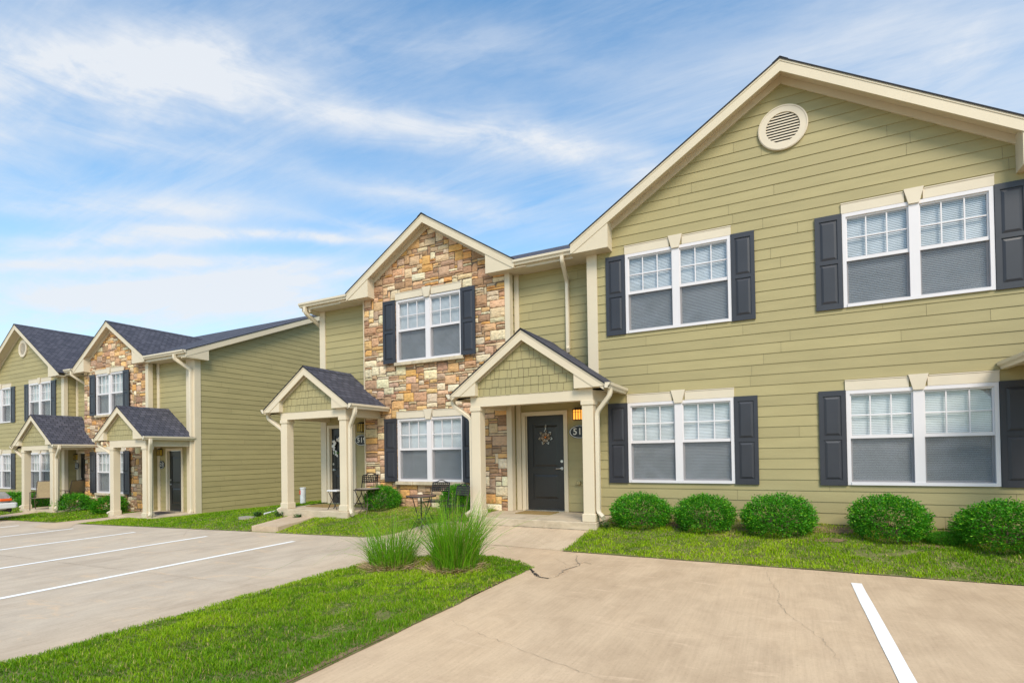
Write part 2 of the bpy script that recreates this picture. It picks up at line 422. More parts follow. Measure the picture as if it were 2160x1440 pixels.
def stonework(name, parent, mp, conv, holes, seed=3):
    r = random.Random(seed); mb = MB()
    us = [p[0] for p in conv]; zs = [p[1] for p in conv]; u0, u1, z0, z1 = min(us), max(us), min(zs), max(zs)
    cw, ch = .076, .055
    nx, nz = round((u1-u0)/cw), int((z1-z0)/ch)+1
    cw = (u1-u0)/nx
    occ = [[False]*nx for _ in range(nz)]
    for j in range(nz):
        for i in range(nx):
            if occ[j][i]: continue
            t = r.random()
            if t < .42: w, h = r.choice(((2,1),(3,1),(4,1),(5,1),(6,1),(3,1)))
            elif t < .72: w, h = r.choice(((2,2),(3,2),(4,2),(5,2)))
            else: w, h = r.choice(((3,3),(4,3),(5,3),(4,4),(3,4),(5,4)))
            while w > 1 and (i+w > nx or any(occ[j][i+k] for k in range(w))): w -= 1
            if i+w+1 == nx: w += 1
            while h > 1 and (j+h > nz or any(occ[j+a][i+k] for a in range(h) for k in range(w) if j+a < nz)): h -= 1
            for a in range(h):
                for k in range(w):
                    if j+a < nz and i+k < nx: occ[j+a][i+k] = True
            g = r.uniform(.003, .006)
            xa, xb, za, zb = u0+i*cw+g, u0+(i+w)*cw-g, z0+j*ch+g, z0+(j+h)*ch-g
            # split the stone by the holes it meets
            pieces = [(xa, xb, za, zb)]
            for H in holes:
                np_ = []
                for (a0, a1, b0, b1) in pieces:
                    if H[1] <= a0 or H[0] >= a1 or H[3] <= b0 or H[2] >= b1: np_.append((a0,a1,b0,b1)); continue
                    if H[0]-a0 > .02: np_.append((a0, H[0], b0, b1))
                    if a1-H[1] > .02: np_.append((H[1], a1, b0, b1))
                    m0, m1 = max(a0, H[0]), min(a1, H[1])
                    if H[2]-b0 > .015: np_.append((m0, m1, b0, H[2]))
                    if b1-H[3] > .015: np_.append((m0, m1, H[3], b1))
                pieces = np_
            dp = r.uniform(.028, .055); base = r.choice(PAL); k = r.uniform(.82, 1.15)
            if w*h <= 4 and r.random() < .4: base = r.choice(PAL[8:14])
            base = tuple(c*.90+m_*.10 for c, m_ in zip(base, (.66, .52, .36)))
            mb.cc = tuple(min(.85, c*k*r.uniform(.95, 1.05)*q_) for c, q_ in zip(base, (1.04, 1.0, .88)))
            tx, tz = r.uniform(-.010, .010), r.uniform(-.012, .012)
            for (a0, a1, b0, b1) in pieces:
                J = min(.008, (a1-a0)*.1, (b1-b0)*.12)
                nu, nv = max(2, int((a1-a0)/.05)+1), max(2, int((b1-b0)/.045)+1)
                # outline rings: back edge, arris, and a faceted cushion face
                V = []; F = []
                def put(a, b, o_):
                    q = (a, b)
                    if not all((B[0]-A[0])*(q[1]-A[1])-(B[1]-A[1])*(q[0]-A[0]) >= 0 for A, B in zip(conv, conv[1:]+conv[:1])):
                        # pull towards the inside of the gable line
                        for A, B in zip(conv, conv[1:]+conv[:1]):
                            d = (B[0]-A[0])*(b-A[1])-(B[1]-A[1])*(a-A[0])
                            if d < 0 and abs(B[0]-A[0]) > 1e-6: b = A[1]+(B[1]-A[1])*(a-A[0])/(B[0]-A[0])
                    V.append(mp(a, b, o_)); return len(V)-1
                grid = []
                for vv in range(nv+1):
                    row = []
                    for uu in range(nu+1):
                        fa, fb = uu/nu, vv/nv
                        a = a0+(a1-a0)*fa; b = b0+(b1-b0)*fb
                        edge = uu in (0, nu) or vv in (0, nv)
                        if edge: o_ = dp-.011; a += (r.uniform(0, J) if uu == 0 else -r.uniform(0, J) if uu == nu else 0); b += (r.uniform(0, J) if vv == 0 else -r.uniform(0, J) if vv == nv else r.uniform(-.2, .2)*J)
                        else: o_ = dp+r.uniform(-.006, .009); a += r.uniform(-.1, .1)*(a1-a0)/nu
                        row.append(put(a, b, o_+tx*(fa-.5)+tz*(fb-.5)))
                    grid.append(row)
                for vv in range(nv):
                    for uu in range(nu): F.append((grid[vv][uu], grid[vv][uu+1], grid[vv+1][uu+1], grid[vv+1][uu]))
                rim = grid[0]+[g_[-1] for g_ in grid[1:]]+grid[-1][-2::-1]+[g_[0] for g_ in grid[-2:0:-1]]
                n = len(rim); bk = []
                for q in rim:
                    x, y, z = V[q]; o_ = mp(0, 0, 0); o1 = mp(0, 0, 1); nrm = (o1[0]-o_[0], o1[1]-o_[1])
                    V.append((x-nrm[0]*(dp-.012), y-nrm[1]*(dp-.012), z)); bk.append(len(V)-1)
                for q in range(n): F.append((rim[q], rim[(q+1) % n], bk[(q+1) % n], bk[q]))
                cen = mp((a0+a1)/2, (b0+b1)/2)
                if len(clip([(a0,b0),(a1,b0),(a1,b1),(a0,b1)], conv)) >= 3: mb.faces(V, F)
    mb2 = MB(); zc = sorted(set([z0, z1]+[h for hole in holes for h in (hole[2], hole[3])]))
    for c0, c1 in zip(zc[:-1], zc[1:]):
        spans = [(u0, u1)]
        for h in holes:
            if h[2] < c1-1e-6 and h[3] > c0+1e-6:
                ns = []
                for s0, s1 in spans:
                    if h[1] <= s0 or h[0] >= s1: ns.append((s0, s1)); continue
                    if h[0] > s0: ns.append((s0, h[0]))
                    if h[1] < s1: ns.append((h[1], s1))
                spans = ns
        for s0, s1 in spans:
            q = clip([(s0, c0), (s1, c0), (s1, c1), (s0, c1)], conv)
            if len(q) >= 3: mb2.face([mp(p[0], p[1], .018) for p in q])
    o = mb.build(name, M['stone'], parent)
    mb2.build('mortar', M['mortar'], o)
    return o

# ------------------------------------------------------------------ parts of a house
WW, WH = 1.865, 1.50
def make_window(parent, x, y, z, curtain=False):
    """twin sash window in a front wall; x, z lower left corner, y wall plane"""
    f = MB(); W, H = WW, WH
    fo, fi = y-.030, y+.085
    fr, ms = .052, .130
    f.box(x, x+fr, fo, fi, z, z+H); f.box(x+W-fr, x+W, fo, fi, z, z+H)
    f.box(x+fr, x+W-fr, fo, fi, z+H-.055, z+H); f.box(x+fr, x+W-fr, fo-.012, fi, z, z+.048)
    f.box(x+W/2-ms/2, x+W/2+ms/2, fo-.004, fi, z+.048, z+H-.055)
    f.box(x-.001, x+W+.001, fi, fi+.02, z, z+.01)
    w = f.build('window', M['vinyl'], parent)
    zm = z+H*.505
    sides = ((x+fr, x+W/2-ms/2), (x+W/2+ms/2, x+W-fr))
    for a, b in sides:
        s = MB(); t = .026
        s.box(a, b, y-.010, y+.03, zm-.020, zm+.034)                       # meeting rail
        s.box(a, a+t*.7, y-.004, y+.03, zm+.034, z+H-.055); s.box(b-t*.7, b, y-.004, y+.03, zm+.034, z+H-.055)
        s.box(a+t*.7, b-t*.7, y-.004, y+.03, z+H-.055-t, z+H-.055)
        s.box(a, a+t, y+.035, y+.065, z+.048, zm-.020); s.box(b-t, b, y+.035, y+.065, z+.048, zm-.020)
        s.box(a+t, b-t, y+.035, y+.065, z+.048, z+.048+t)
        s.build('sash', M['vinyl'], w)
        m = MB(); lo, hi = zm+.034, z+H-.055-t
        for k in (1, 2): xx = a+(b-a)*k/3; m.box(xx-.009, xx+.009, y+.004, y+.018, lo, hi)
        m.box(a+t*.7, b-t*.7, y+.0035, y+.0175, (lo+hi)/2-.009, (lo+hi)/2+.009)
        m.build('muntin', M['vinyl'], w)
        g = MB(); g.face([(a+.01, y+.0205, zm+.02), (b-.01, y+.0205, zm+.02), (b-.01, y+.0205, z+H-.06), (a+.01, y+.0205, z+H-.06)])
        g.face([(a+.01, y+.050, z+.06), (b-.01, y+.050, z+.06), (b-.01, y+.050, zm), (a+.01, y+.050, zm)])
        g.build('pane', M['glass'], w)
        q = MB(); q.face([(a+.002, y+.008, z+.05), (b-.002, y+.008, z+.05), (b-.002, y+.008, zm-.02), (a+.002, y+.008, zm-.02)])
        q.build('insect_screen', M['screen'], w)
    # blinds or curtains
    bl = MB(); r = random.Random(int(x*100+z*10))
    for a, b in sides:
        if curtain:
            n = 26
            for k in range(n):
                xa, xb = a+(b-a)*k/n, a+(b-a)*(k+1)/n
                ya, yb = y+.10+.016*math.sin(k*1.9), y+.10+.016*math.sin((k+1)*1.9)
                bl.face([(xa, ya, z), (xb, yb, z), (xb, yb, z+H), (xa, ya, z+H)])
        else:
            zz = z+.03; p = .0265; kk = 0
            bow = r.uniform(-.004, .004)
            while zz < z+H-.06:
                t1 = .004*math.sin(zz*5+bow*200)
                for sgm in range(3):
                    xa, xb = a+.004+(b-a-.008)*sgm/3, a+.004+(b-a-.008)*(sgm+1)/3
                    sa, sb = -.006*math.sin(math.pi*sgm/3), -.006*math.sin(math.pi*(sgm+1)/3)
                    bl.face([(xa, y+.060, zz+sa+t1), (xb, y+.060, zz+sb+t1), (xb, y+.070, zz+.0236+sb+t1), (xa, y+.070, zz+.0236+sa+t1)])
                zz += p; kk += 1
            bl.box(a, b, y+.056, y+.075, z+H-.085, z+H-.05)
    bl.build('curtain' if curtain else 'blind', M['curtain' if curtain else 'blind'], w)
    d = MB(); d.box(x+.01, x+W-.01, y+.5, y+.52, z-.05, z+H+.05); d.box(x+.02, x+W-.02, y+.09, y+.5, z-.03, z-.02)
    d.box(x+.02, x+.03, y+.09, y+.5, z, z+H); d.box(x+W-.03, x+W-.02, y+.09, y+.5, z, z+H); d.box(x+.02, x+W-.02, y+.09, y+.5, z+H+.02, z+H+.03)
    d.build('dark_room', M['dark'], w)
    return w
def make_shutter(parent, x, y, z, W=.375, H=WH+.02):
    s = MB(); y1 = y-.004; y0 = y-.030; st = .062
    s.box(x, x+W, y0+.016, y1, z, z+H)
    zs = [z, z+.085, z+H/2-.03, z+H/2+.03, z+H-.085, z+H]
    s.box(x, x+st, y0, y0+.016, z, z+H); s.box(x+W-st, x+W, y0, y0+.016, z, z+H)
    for a, b in ((zs[0], zs[1]), (zs[2], zs[3]), (zs[4], zs[5])): s.box(x+st, x+W-st, y0, y0+.016, a, b)
    for a, b in ((zs[1], zs[2]), (zs[3], zs[4])):
        a += .012; b -= .012; xa, xb = x+st+.012, x+W-st-.012; k = .035
        v = [(xa,y0+.016,a),(xb,y0+.016,a),(xb,y0+.016,b),(xa,y0+.016,b),(xa+k,y0+.003,a+k),(xb-k,y0+.003,a+k),(xb-k,y0+.003,b-k),(xa+k,y0+.003,b-k)]
        s.faces(v, [(4,5,6,7),(0,1,5,4),(1,2,6,5),(2,3,7,6),(3,0,4,7)])
    for zz in (z+.04, z+H/2, z+H-.04):
        for xx in (x+.02, x+W-.02): s.disc((xx, zz), .006, y0-.003, y0, 6, axis='y')
    return s.build('shutter', M['shutter'], parent)
def make_lintel(parent, x, y, z):
    s = MB(); W = WW; xm = x+W/2
    s.box(x-.01, xm-.115, y-.032, y, z+.003, z+.155); s.box(xm+.115, x+W+.01, y-.032, y, z+.003, z+.155)
    s.prism([(xm-.066, z-.045), (xm+.066, z-.045), (xm+.125, z+.19), (xm-.125, z+.19)], 'y', y-.062, y)
    s.box(x-.013, xm-.13, y-.040, y, z+.155, z+.170); s.box(xm+.13, x+W+.013, y-.040, y, z+.155, z+.170)
    return s.build('lintel', M['lintel'], parent)
def window_set(parent, x, y, z, shut=True, curtain=False, stone=False):
    w = make_window(parent, x, y, z, curtain)
    make_lintel(parent, x, y if not stone else y-.02, z+WH)
    make_shutter(parent, x-.38, y-(.045 if stone else .012), z-.01); make_shutter(parent, x+WW+.005, y-(.045 if stone else .012), z-.01)
    if stone:
        s = MB(); r = random.Random(5); xx = x-.05
        while xx < x+WW+.04:
            L = min(r.uniform(.38, .6), x+WW+.05-xx)
            s.bbox(xx+.003, xx+L-.003, y-.085, y+.02, z-.085+r.uniform(-.004, .004), z-.004, .008); xx += L
        s.build('window_sill', M['sill'], parent)
def hole(x, z): return (x+.01, x+WW-.01, z+.01, z+WH-.01)

def gable_roof(parent, xc, half, zt, sl, yf, yw, yb, box_in, zb, fd=.20, names=('gable_roof', 'fascia', 'soffit', 'frieze', 'eave_return'), over=.018, th=.022, frieze=.11, ybL=None, ybR=None, wl=None, wr=None):
    """front gable: roof slabs, rake boards, sloping soffit, frieze on the wall and boxed returns"""
    ze = zt-sl*half
    k = math.sqrt(1+sl*sl)
    rf = MB()
    for s in (-1, 1):
        ybk = (ybL if s < 0 else ybR) or yb
        xo = xc+s*(half+over); zo = zt-sl*(half+over)
        A = (xc, yf-over, zt+th); B = (xo, yf-over, zo+th); Cc = (xo, ybk, zo+th); D = (xc, yb if (ybL or ybR) else ybk, zt+th)
        L = (half+over)*k; Y = ybk-yf
        rf.face([A, D, Cc, B] if s > 0 else [A, B, Cc, D], [(0, L), (Y, L), (Y, 0), (0, 0)] if s > 0 else [(0, L), (0, 0), (Y, 0), (Y, L)])
        for P, Q in ((A, B), (B, Cc)):                      # shingle edge thickness
            rf.face([P, Q, (Q[0], Q[1], Q[2]-th*1.2), (P[0], P[1], P[2]-th*1.2)], [(0, 0), (1, 0), (1, .003), (0, .003)])
        A2, B2 = (xc, yf, zt), (xo, yf, zo)
        rf.face([(xc, yf-over, zt), (xo, yf-over, zo), (xo, yf, zo), (xc, yf, zt)], [(0,0)]*4)
    # short ridge cap strip
    rf.face([(xc-.12, yf-over-.004, zt+th+.006-.12*sl), (xc, yf-over-.004, zt+th+.012), (xc, yb, zt+th+.012), (xc-.12, yb, zt+th+.006-.12*sl)], [(0,0),(0,.12),(yb-yf,.12),(yb-yf,0)])
    rf.face([(xc, yf-over-.004, zt+th+.012), (xc+.12, yf-over-.004, zt+th+.006-.12*sl), (xc+.12, yb, zt+th+.006-.12*sl), (xc, yb, zt+th+.012)], [(0,.12),(0,0),(yb-yf,0),(yb-yf,.12)])
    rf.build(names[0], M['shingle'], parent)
    for s in (-1, 1):
        X = lambda d: xc+s*d
        f = MB()
        f.prism([(X(0), zt), (X(half), ze), (X(half), zb+.005 if ze-fd < zb else ze-fd), (X(half)-s*max(0, (zb-(ze-fd))/sl) if ze-fd < zb else X(half), max(zb+.005, ze-fd)), (X(0), zt-fd)] , 'y', yf, yf+.028)
        f.prism([(X(0), zt+.001), (X(half), ze+.001), (X(half), ze-.035), (X(0), zt-.035)], 'y', yf-.008, yf-.0005)
        f.build(names[1], M['trim'], parent)
        so = MB(); zi = zt-fd*.55
        xin = box_in
        so.face([(X(0), yf+.028, zi), (X(xin+.05), yf+.028, zi-sl*(xin+.05)), (X(xin+.05), yw, zi-sl*(xin+.05)), (X(0), yw, zi)])
        so.build(names[2], M['trim'], parent)
        fz = MB()
        fz.prism([(X(0), zi-.002), (X(xin+.02), zi-.002-sl*(xin+.02)), (X(xin+.02), zi-frieze*k-sl*(xin+.02)), (X(0), zi-frieze*k)], 'y', yw-.030, yw-.001)
        fz.build(names[3], M['trim'], parent)
        zu = lambda d: zt-fd-sl*d+.012
        b = MB(); pts = [(X(half-.006), zb), (X(xin), zb), (X(xin), zt-fd*.6-sl*xin)]
        if zu(half) > zb+.01: pts.append((X(half-.006), zu(half)))
        else: pts.append((X((zt-fd-zb)/sl+.03), zb+.02))
        pts = [pts[0], pts[1], pts[2], (X(half-.006), zt-fd*.6-sl*half)]
        b.prism(pts, 'y', yf+.012, yw+.02)
        b.build(names[4], M['trim'], parent)
def gutter(parent, p0, p1, out, capw=.12, name='gutter'):
    """K-style gutter from p0 to p1 along the eave, opening upwards; out = horizontal outward dir"""
    prof = [(0, 0), (0, -.105), (.075, -.105), (.085, -.07), (.115, -.045), (.118, 0), (.108, 0), (.104, -.036), (.072, -.062), (.066, -.095), (.008, -.095), (.008, 0)]
    g = MB(); n = len(prof); V = []
    for p in (p0, p1):
        for o_, z in prof: V.append((p[0]+out[0]*o_, p[1]+out[1]*o_, p[2]+z))
    g.faces(V, [tuple(range(n-1,-1,-1)), tuple(range(n, 2*n))]+[(k, (k+1) % n, n+(k+1) % n, n+k) for k in range(n)])
    for p, d in ((p0, -1), (p1, 1)):                      # end caps
        V = [(p[0]+out[0]*o_, p[1]+out[1]*o_, p[2]+z) for o_, z in prof[:6]]
        g.face(V)
    return g.build(name, M['gutter'], parent)
def downspout(parent, pts, rect=(.094, .072)):
    d = MB(); P = []
    pts = [Vector(p) for p in pts]                         # soften every bend
    for i, p in enumerate(pts):
        if 0 < i < len(pts)-1:
            a, b = (pts[i-1]-p), (pts[i+1]-p); r = min(.07, a.length*.4, b.length*.4)
            a = p+a.normalized()*r; b = p+b.normalized()*r
            for t in (0, .25, .5, .75, 1): P.append((1-t)**2*a+2*t*(1-t)*p+t*t*b)
        else: P.append(p)
    d.tube(P, .04, rect=rect)
    return d.build('downspout', M['gutter'], parent)
def make_post(parent, x0, y0, z0, z1, w=.205):
    p = MB()
    p.bbox(x0, x0+w, y0, y0+w, z0+.12, z1-.06, .006)
    p.bbox(x0-.022, x0+w+.022, y0-.022, y0+w+.022, z0, z0+.145, .010)
    p.bbox(x0-.018, x0+w+.018, y0-.018, y0+w+.018, z1-.085, z1, .006)
    return p.build('porch_post', M['trim'], parent)
def porch(parent, xc, half, zt, sl, yf, yw, ybL, ybR, pxL, pxR, zs, zbeam, fd, box_in, zb, slab, zslab, seed, gutters, zsoil):
    gable_roof(parent, xc, half, zt, sl, yf, yf+.13, yw, box_in, zb, fd, names=('porch_roof', 'porch_fascia', 'porch_soffit', 'porch_frieze', 'porch_eave_return'), frieze=.075, ybL=ybL, ybR=ybR)
    yg = yf+.13
    conv = [(xc-box_in-.05, zb-.02), (xc+box_in+.05, zb-.02), (xc+box_in+.05, zt-fd*.5-sl*(box_in+.05)), (xc, zt-fd*.5), (xc-box_in-.05, zt-fd*.5-sl*(box_in+.05))]
    mp = wallmap((0, yg), (1, 0), (0, -1))
    siding('porch_gable_shingles', parent, mp, conv, exp=.163, lap=.012, joints=(.085, .19), mname='shake', shakes=True, seed=seed)
    b = MB(); pw = .205
    b.box(pxL-.002, pxR+pw+.002, yg-.004, yg+pw, zbeam, zb+.0)
    b.build('porch_beam', M['trim'], parent)
    for x in (pxL, pxR):
        b = MB(); b.box(x+.012, x+pw-.012, yg+pw, yw, zbeam+.003, zb); b.build('porch_beam', M['trim'], parent)
    c = MB(); c.box(pxL+.01, pxR+pw-.01, yg+pw-.03, yw, zb-.04, zb-.02); c.build('porch_ceiling', M['trim'], parent)
    for s, xe, xp in ((-1, xc-half, pxL), (1, xc+half, pxR+pw)):   # level eave soffit and side fascia
        ybk = ybL if s < 0 else ybR
        e = MB(); x0, x1 = sorted((xe+(-s)*.004, xp)); e.box(x0, x1, yf+.13, ybk, zb-.006, zb+.010)
        x0, x1 = sorted((xe, xe-s*.02)); e.box(x0, x1, yf+.03, ybk, zb-.004, zt-sl*half-.004)
        e.build('porch_eave', M['trim'], parent)
    for x in (pxL, pxR): make_post(parent, x, yg, zs, zbeam)
    s = MB(); s.bbox(slab[0], slab[1], slab[2], slab[3], zsoil-.25, zslab, .012); s.build('porch_slab', M['slab'], parent)
    zg = zt-sl*half+.012
    for s in gutters:
        xe = xc+s*half; ybk = ybL if s < 0 else ybR
        gutter(parent, (xe+s*.002, yf-.015, zg), (xe+s*.002, ybk-.01, zg), (s, 0), name='porch_gutter')
def make_door(parent, x0, x1, y, z0, z1, hinge='L', storm=False):
    w = .085
    cs = MB()
    cs.box(x0-w, x0, y-.035, y+.03, z0, z1+w); cs.box(x1, x1+w, y-.035, y+.03, z0, z1+w); cs.box(x0, x1, y-.035, y+.03, z1, z1+w)
    cs.box(x0, x0+.012, y+.03, y+.10, z0, z1); cs.box(x1-.012, x1, y+.03, y+.10, z0, z1)
    cs.build('door_casing', M['trim'], parent)
    d = MB(); yd = y+.045; W = x1-x0; H = z1-z0
    d.box(x0+.006, x1-.006, yd+.012, yd+.045, z0+.025, z1-.004)
    st = .15*W/.9
    d.box(x0+.006, x0+st, yd, yd+.012, z0+.025, z1-.004); d.box(x1-st, x1-.006, yd, yd+.012, z0+.025, z1-.004)
    d.box(x0+st, x1-st, yd, yd+.012, z0+.025, z0+.24); d.box(x0+st, x1-st, yd, yd+.012, z0+H*.385, z0+H*.455)
    n = 14; top = []                                      # arched head rail
    xa, xb = x0+st, x1-st
    for k in range(n+1):
        t = k/n; top.append((xa+(xb-xa)*t, z1-.19-.0+.055*math.sin(math.pi*t)**.8))
    for k in range(n):
        a, b = top[k], top[k+1]; d.prism([a, b, (b[0], z1-.004), (a[0], z1-.004)], 'y', yd, yd+.012)
    def panel(a, b, c, e):
        k = .04; v = [(a,yd+.012,c),(b,yd+.012,c),(b,yd+.012,e),(a,yd+.012,e),(a+k,yd+.002,c+k),(b-k,yd+.002,c+k),(b-k,yd+.002,e-k),(a+k,yd+.002,e-k)]
        d.faces(v, [(4,5,6,7),(0,1,5,4),(1,2,6,5),(2,3,7,6),(3,0,4,7)])
    panel(xa+.02, xb-.02, z0+.26, z0+H*.385-.02); panel(xa+.02, xb-.02, z0+H*.455+.02, z1-.215)
    dr = d.build('door', M['door'], parent)
    h = MB(); hx = x1-.075 if hinge == 'L' else x0+.075; s = -1 if hinge == 'L' else 1
    h.disc((hx, z0+.90), .030, yd-.012, yd, 16, axis='y'); h.tube([(hx, yd-.012, z0+.90), (hx, yd-.05, z0+.90), (hx+s*.03, yd-.056, z0+.90), (hx+s*.12, yd-.05, z0+.897)], .011)
    h.disc((hx, z0+1.05), .029, yd-.016, yd, 16, axis='y'); h.disc((hx, z0+1.05), .013, yd-.026, yd-.016, 12, axis='y')
    h.build('door_handle', M['steel'], dr)
    t = MB(); t.box(x0-.01, x1+.01, y-.06, y+.045, z0-.0, z0+.022); t.build('threshold', M['steel'], parent)
    return dr
def make_lamp(parent, x, y, z, lit):
    f = MB(); w, dpt, h = .085, .10, .20
    f.box(x-w-.01, x+w+.01, y-dpt-.012, y-.002, z+h/2, z+h/2+.018); f.box(x-w*.7, x+w*.7, y-dpt*.7, y, z+h/2+.018, z+h/2+.04)
    f.box(x-w-.004, x+w+.004, y-dpt-.006, y-.002, z-h/2-.012, z-h/2)
    for k in (-1, -.33, .33, 1): f.box(x+w*k-.006, x+w*k+.006, y-dpt-.005, y-dpt+.003, z-h/2, z+h/2)
    for s in (-1, 1):
        f.box(x+s*w-.004, x+s*w+.004, y-.012, y-.002, z-h/2, z+h/2)
    f.box(x-w, x+w, y-dpt-.0045, y-dpt+.0025, z+h*.24, z+h*.24+.006)
    l = f.build('wall_lamp', M['black_metal'], parent)
    g = MB(); g.box(x-w+.005, x+w-.005, y-dpt+.004, y-.01, z-h/2+.003, z+h/2-.003)
    g.build('lamp_glass', M['lamp_lit'] if lit else M['lamp_dim'], l)
def make_plaque(parent, x, y, z, txt, W=.24, size=.185):
    a = MB(); n = 40; H = .140
    ell = lambda s: [(x+W*s*math.cos(t*2*math.pi/n), z+H*s*math.sin(t*2*math.pi/n)) for t in range(n)]
    a.prism(ell(1.0), 'y', y-.022, y-.002)
    p = a.build('number_plaque', M['plaque'], parent)
    b = MB(); o_, i_ = ell(.93), ell(.86)
    for k in range(n):
        k2 = (k+1) % n; b.prism([o_[k], o_[k2], i_[k2], i_[k]], 'y', y-.025, y-.0225)
    b.build('plaque_rim', M['plaque_white'], p)
    cu = bpy.data.curves.new('digits', 'FONT'); cu.body = txt; cu.size = size; cu.extrude = .0015; cu.offset = .0028
    cu.align_x = 'CENTER'; cu.align_y = 'CENTER'; cu.space_character = 1.12
    tmp = bpy.data.objects.new('digits', cu); C.objects.link(tmp)
    dg = bpy.context.evaluated_depsgraph_get(); me = bpy.data.meshes.new_from_object(tmp.evaluated_get(dg))
    bpy.data.objects.remove(tmp); me.transform(Matrix.Rotation(RX(90), 4, 'X'))
    o0 = ORG[p.name]; me.transform(Matrix.Translation(Vector((x, y-.0245, z))-o0))
    me.materials.clear(); me.materials.append(M['plaque_white'])
    o = bpy.data.objects.new('digits', me); link(o, p)
def gable_vent(parent, xc, y, zc, R=.375):
    n = 48; a = MB()
    ring = lambda r_: [(xc+r_*math.cos(t*2*math.pi/n), zc+r_*math.sin(t*2*math.pi/n)) for t in range(n)]
    o_, m_, i_ = ring(R), ring(R*.97), ring(R*.68)
    for k in range(n):
        k2 = (k+1) % n; a.prism([o_[k], o_[k2], i_[k2], i_[k]], 'y', y-.035, y-.002)
        a.prism([m_[k], m_[k2], ring(R*.94)[k2], ring(R*.94)[k]], 'y', y-.042, y-.0352)
    v = a.build('gable_vent', M['lintel'], parent)
    s = MB(); r_ = R*.685; k = 11
    for j in range(k):
        zz = zc-r_+(2*r_)*(j+.5)/k; hw = math.sqrt(max(.001, r_*r_-(zz-zc)**2))
        p = 2*r_/k
        s.prism([(y-.030, zz-p*.40), (y-.026, zz-p*.40), (y-.006, zz+p*.34), (y-.010, zz+p*.34)], 'x', xc-hw, xc+hw)
    s.build('louver', M['lintel'], v)
    d = MB(); d.prism(ring(R*.69), 'y', y-.0045, y-.0035); d.build('vent_opening', M['dark'], v)
def board(parent, x0, x1, y0, y1, z0, z1, name='corner_board'):
    b = MB(); b.box(x0, x1, y0, y1, z0, z1); return b.build(name, M['trim'], parent)
def roof_plane(mb, quad, uv): mb.face(quad, uv)
def main_roof(parent, x0, x1, ye, ze, yr, sl, yb, spans):
    th = .022; zr = ze+sl*(yr-ye); k = math.sqrt(1+sl*sl); r = MB()
    L = (yr-ye)*k
    zy = lambda y: ze+sl*(y-ye)
    ym = max(q[2] for q in spans)
    r.face([(x0, ym, zy(ym)+th), (x1, ym, zy(ym)+th), (x1, yr, zr+th), (x0, yr, zr+th)], [(x0, (ym-ye)*k), (x1, (ym-ye)*k), (x1, L), (x0, L)])
    for a, b, y in spans:
        if y < ym: r.face([(a, y, zy(y)+th), (b, y, zy(y)+th), (b, ym, zy(ym)+th), (a, ym, zy(ym)+th)], [(a, (y-ye)*k), (b, (y-ye)*k), (b, (ym-ye)*k), (a, (ym-ye)*k)])
        if y == ye: r.face([(a, ye, ze+th), (b, ye, ze+th), (b, ye, ze-.002), (a, ye, ze-.002)], [(0,0)]*4)
        r.face([(a, y, zy(y)-.003), (b, y, zy(y)-.003), (b, ym+.01, zy(ym+.01)-.003), (a, ym+.01, zy(ym+.01)-.003)], [(0,0)]*4)
    zb = zr-sl*(yb-yr); L2 = (yb-yr)*k
    r.face([(x1, yb, zb+th), (x0, yb, zb+th), (x0, yr, zr+th), (x1, yr, zr+th)], [(x1, 0), (x0, 0), (x0, L2), (x1, L2)])
    for x in (x0, x1):
        r.face([(x, ye, ze+th), (x, yr, zr+th), (x, yr, zr-.002), (x, ye, ze-.002)], [(0,0)]*4)
        r.face([(x, yb, zb+th), (x, yr, zr+th), (x, yr, zr-.002), (x, yb, zb-.002)], [(0,0)]*4)
    r.face([(x0, ym, zy(ym)-.003), (x1, ym, zy(ym)-.003), (x1, yr, zr-.003), (x0, yr, zr-.003)], [(0,0)]*4)
    r.face([(x1, yb, zb-.003), (x0, yb, zb-.003), (x0, yr, zr-.003), (x1, yr, zr-.003)], [(0,0)]*4)
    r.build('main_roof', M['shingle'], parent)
    return zr
def end_rake(parent, s, xw, xr, ye, ze, yr, sl, yb, yin, zb):
    """rake board, soffit and boxed return of a house end; s = +1 faces right"""
    zr = ze+sl*(yr-ye); fd = .20; zbk = zr-sl*(yb-yr)
    f = MB(); x0, x1 = sorted((xr, xr-s*.028))
    f.prism([(ye, ze-.003), (yr, zr-.003), (yb, zbk-.003), (yb, zbk-fd), (yr, zr-fd), (ye, ze-fd)], 'x', x0, x1)
    f.build('rake_board', M['trim'], parent)
    so = MB(); i = .11
    so.face([(xr-s*.028, ye, ze-i), (xw, ye, ze-i), (xw, yr, zr-i), (xr-s*.028, yr, zr-i)])
    so.face([(xr-s*.028, yb, zbk-i), (xw, yb, zbk-i), (xw, yr, zr-i), (xr-s*.028, yr, zr-i)])
    so.build('rake_soffit', M['trim'], parent)
    fz = MB(); x0, x1 = sorted((xw+s*.001, xw+s*.028))
    fz.prism([(ye, ze-i), (yr, zr-i), (yb, zbk-i), (yb, zbk-i-.13), (yr, zr-i-.13), (ye, ze-i-.13)], 'x', x0, x1)
    fz.build('rake_frieze', M['trim'], parent)
    b = MB(); x0, x1 = sorted((xw-s*.01, xr-s*.010))
    b.prism([(ye+.01, zb), (yin, zb), (yin, ze+sl*(yin-ye)-fd*.7), (ye+.01, ze-fd*.5)], 'x', x0, x1)
    b.build('eave_return', M['trim'], parent)

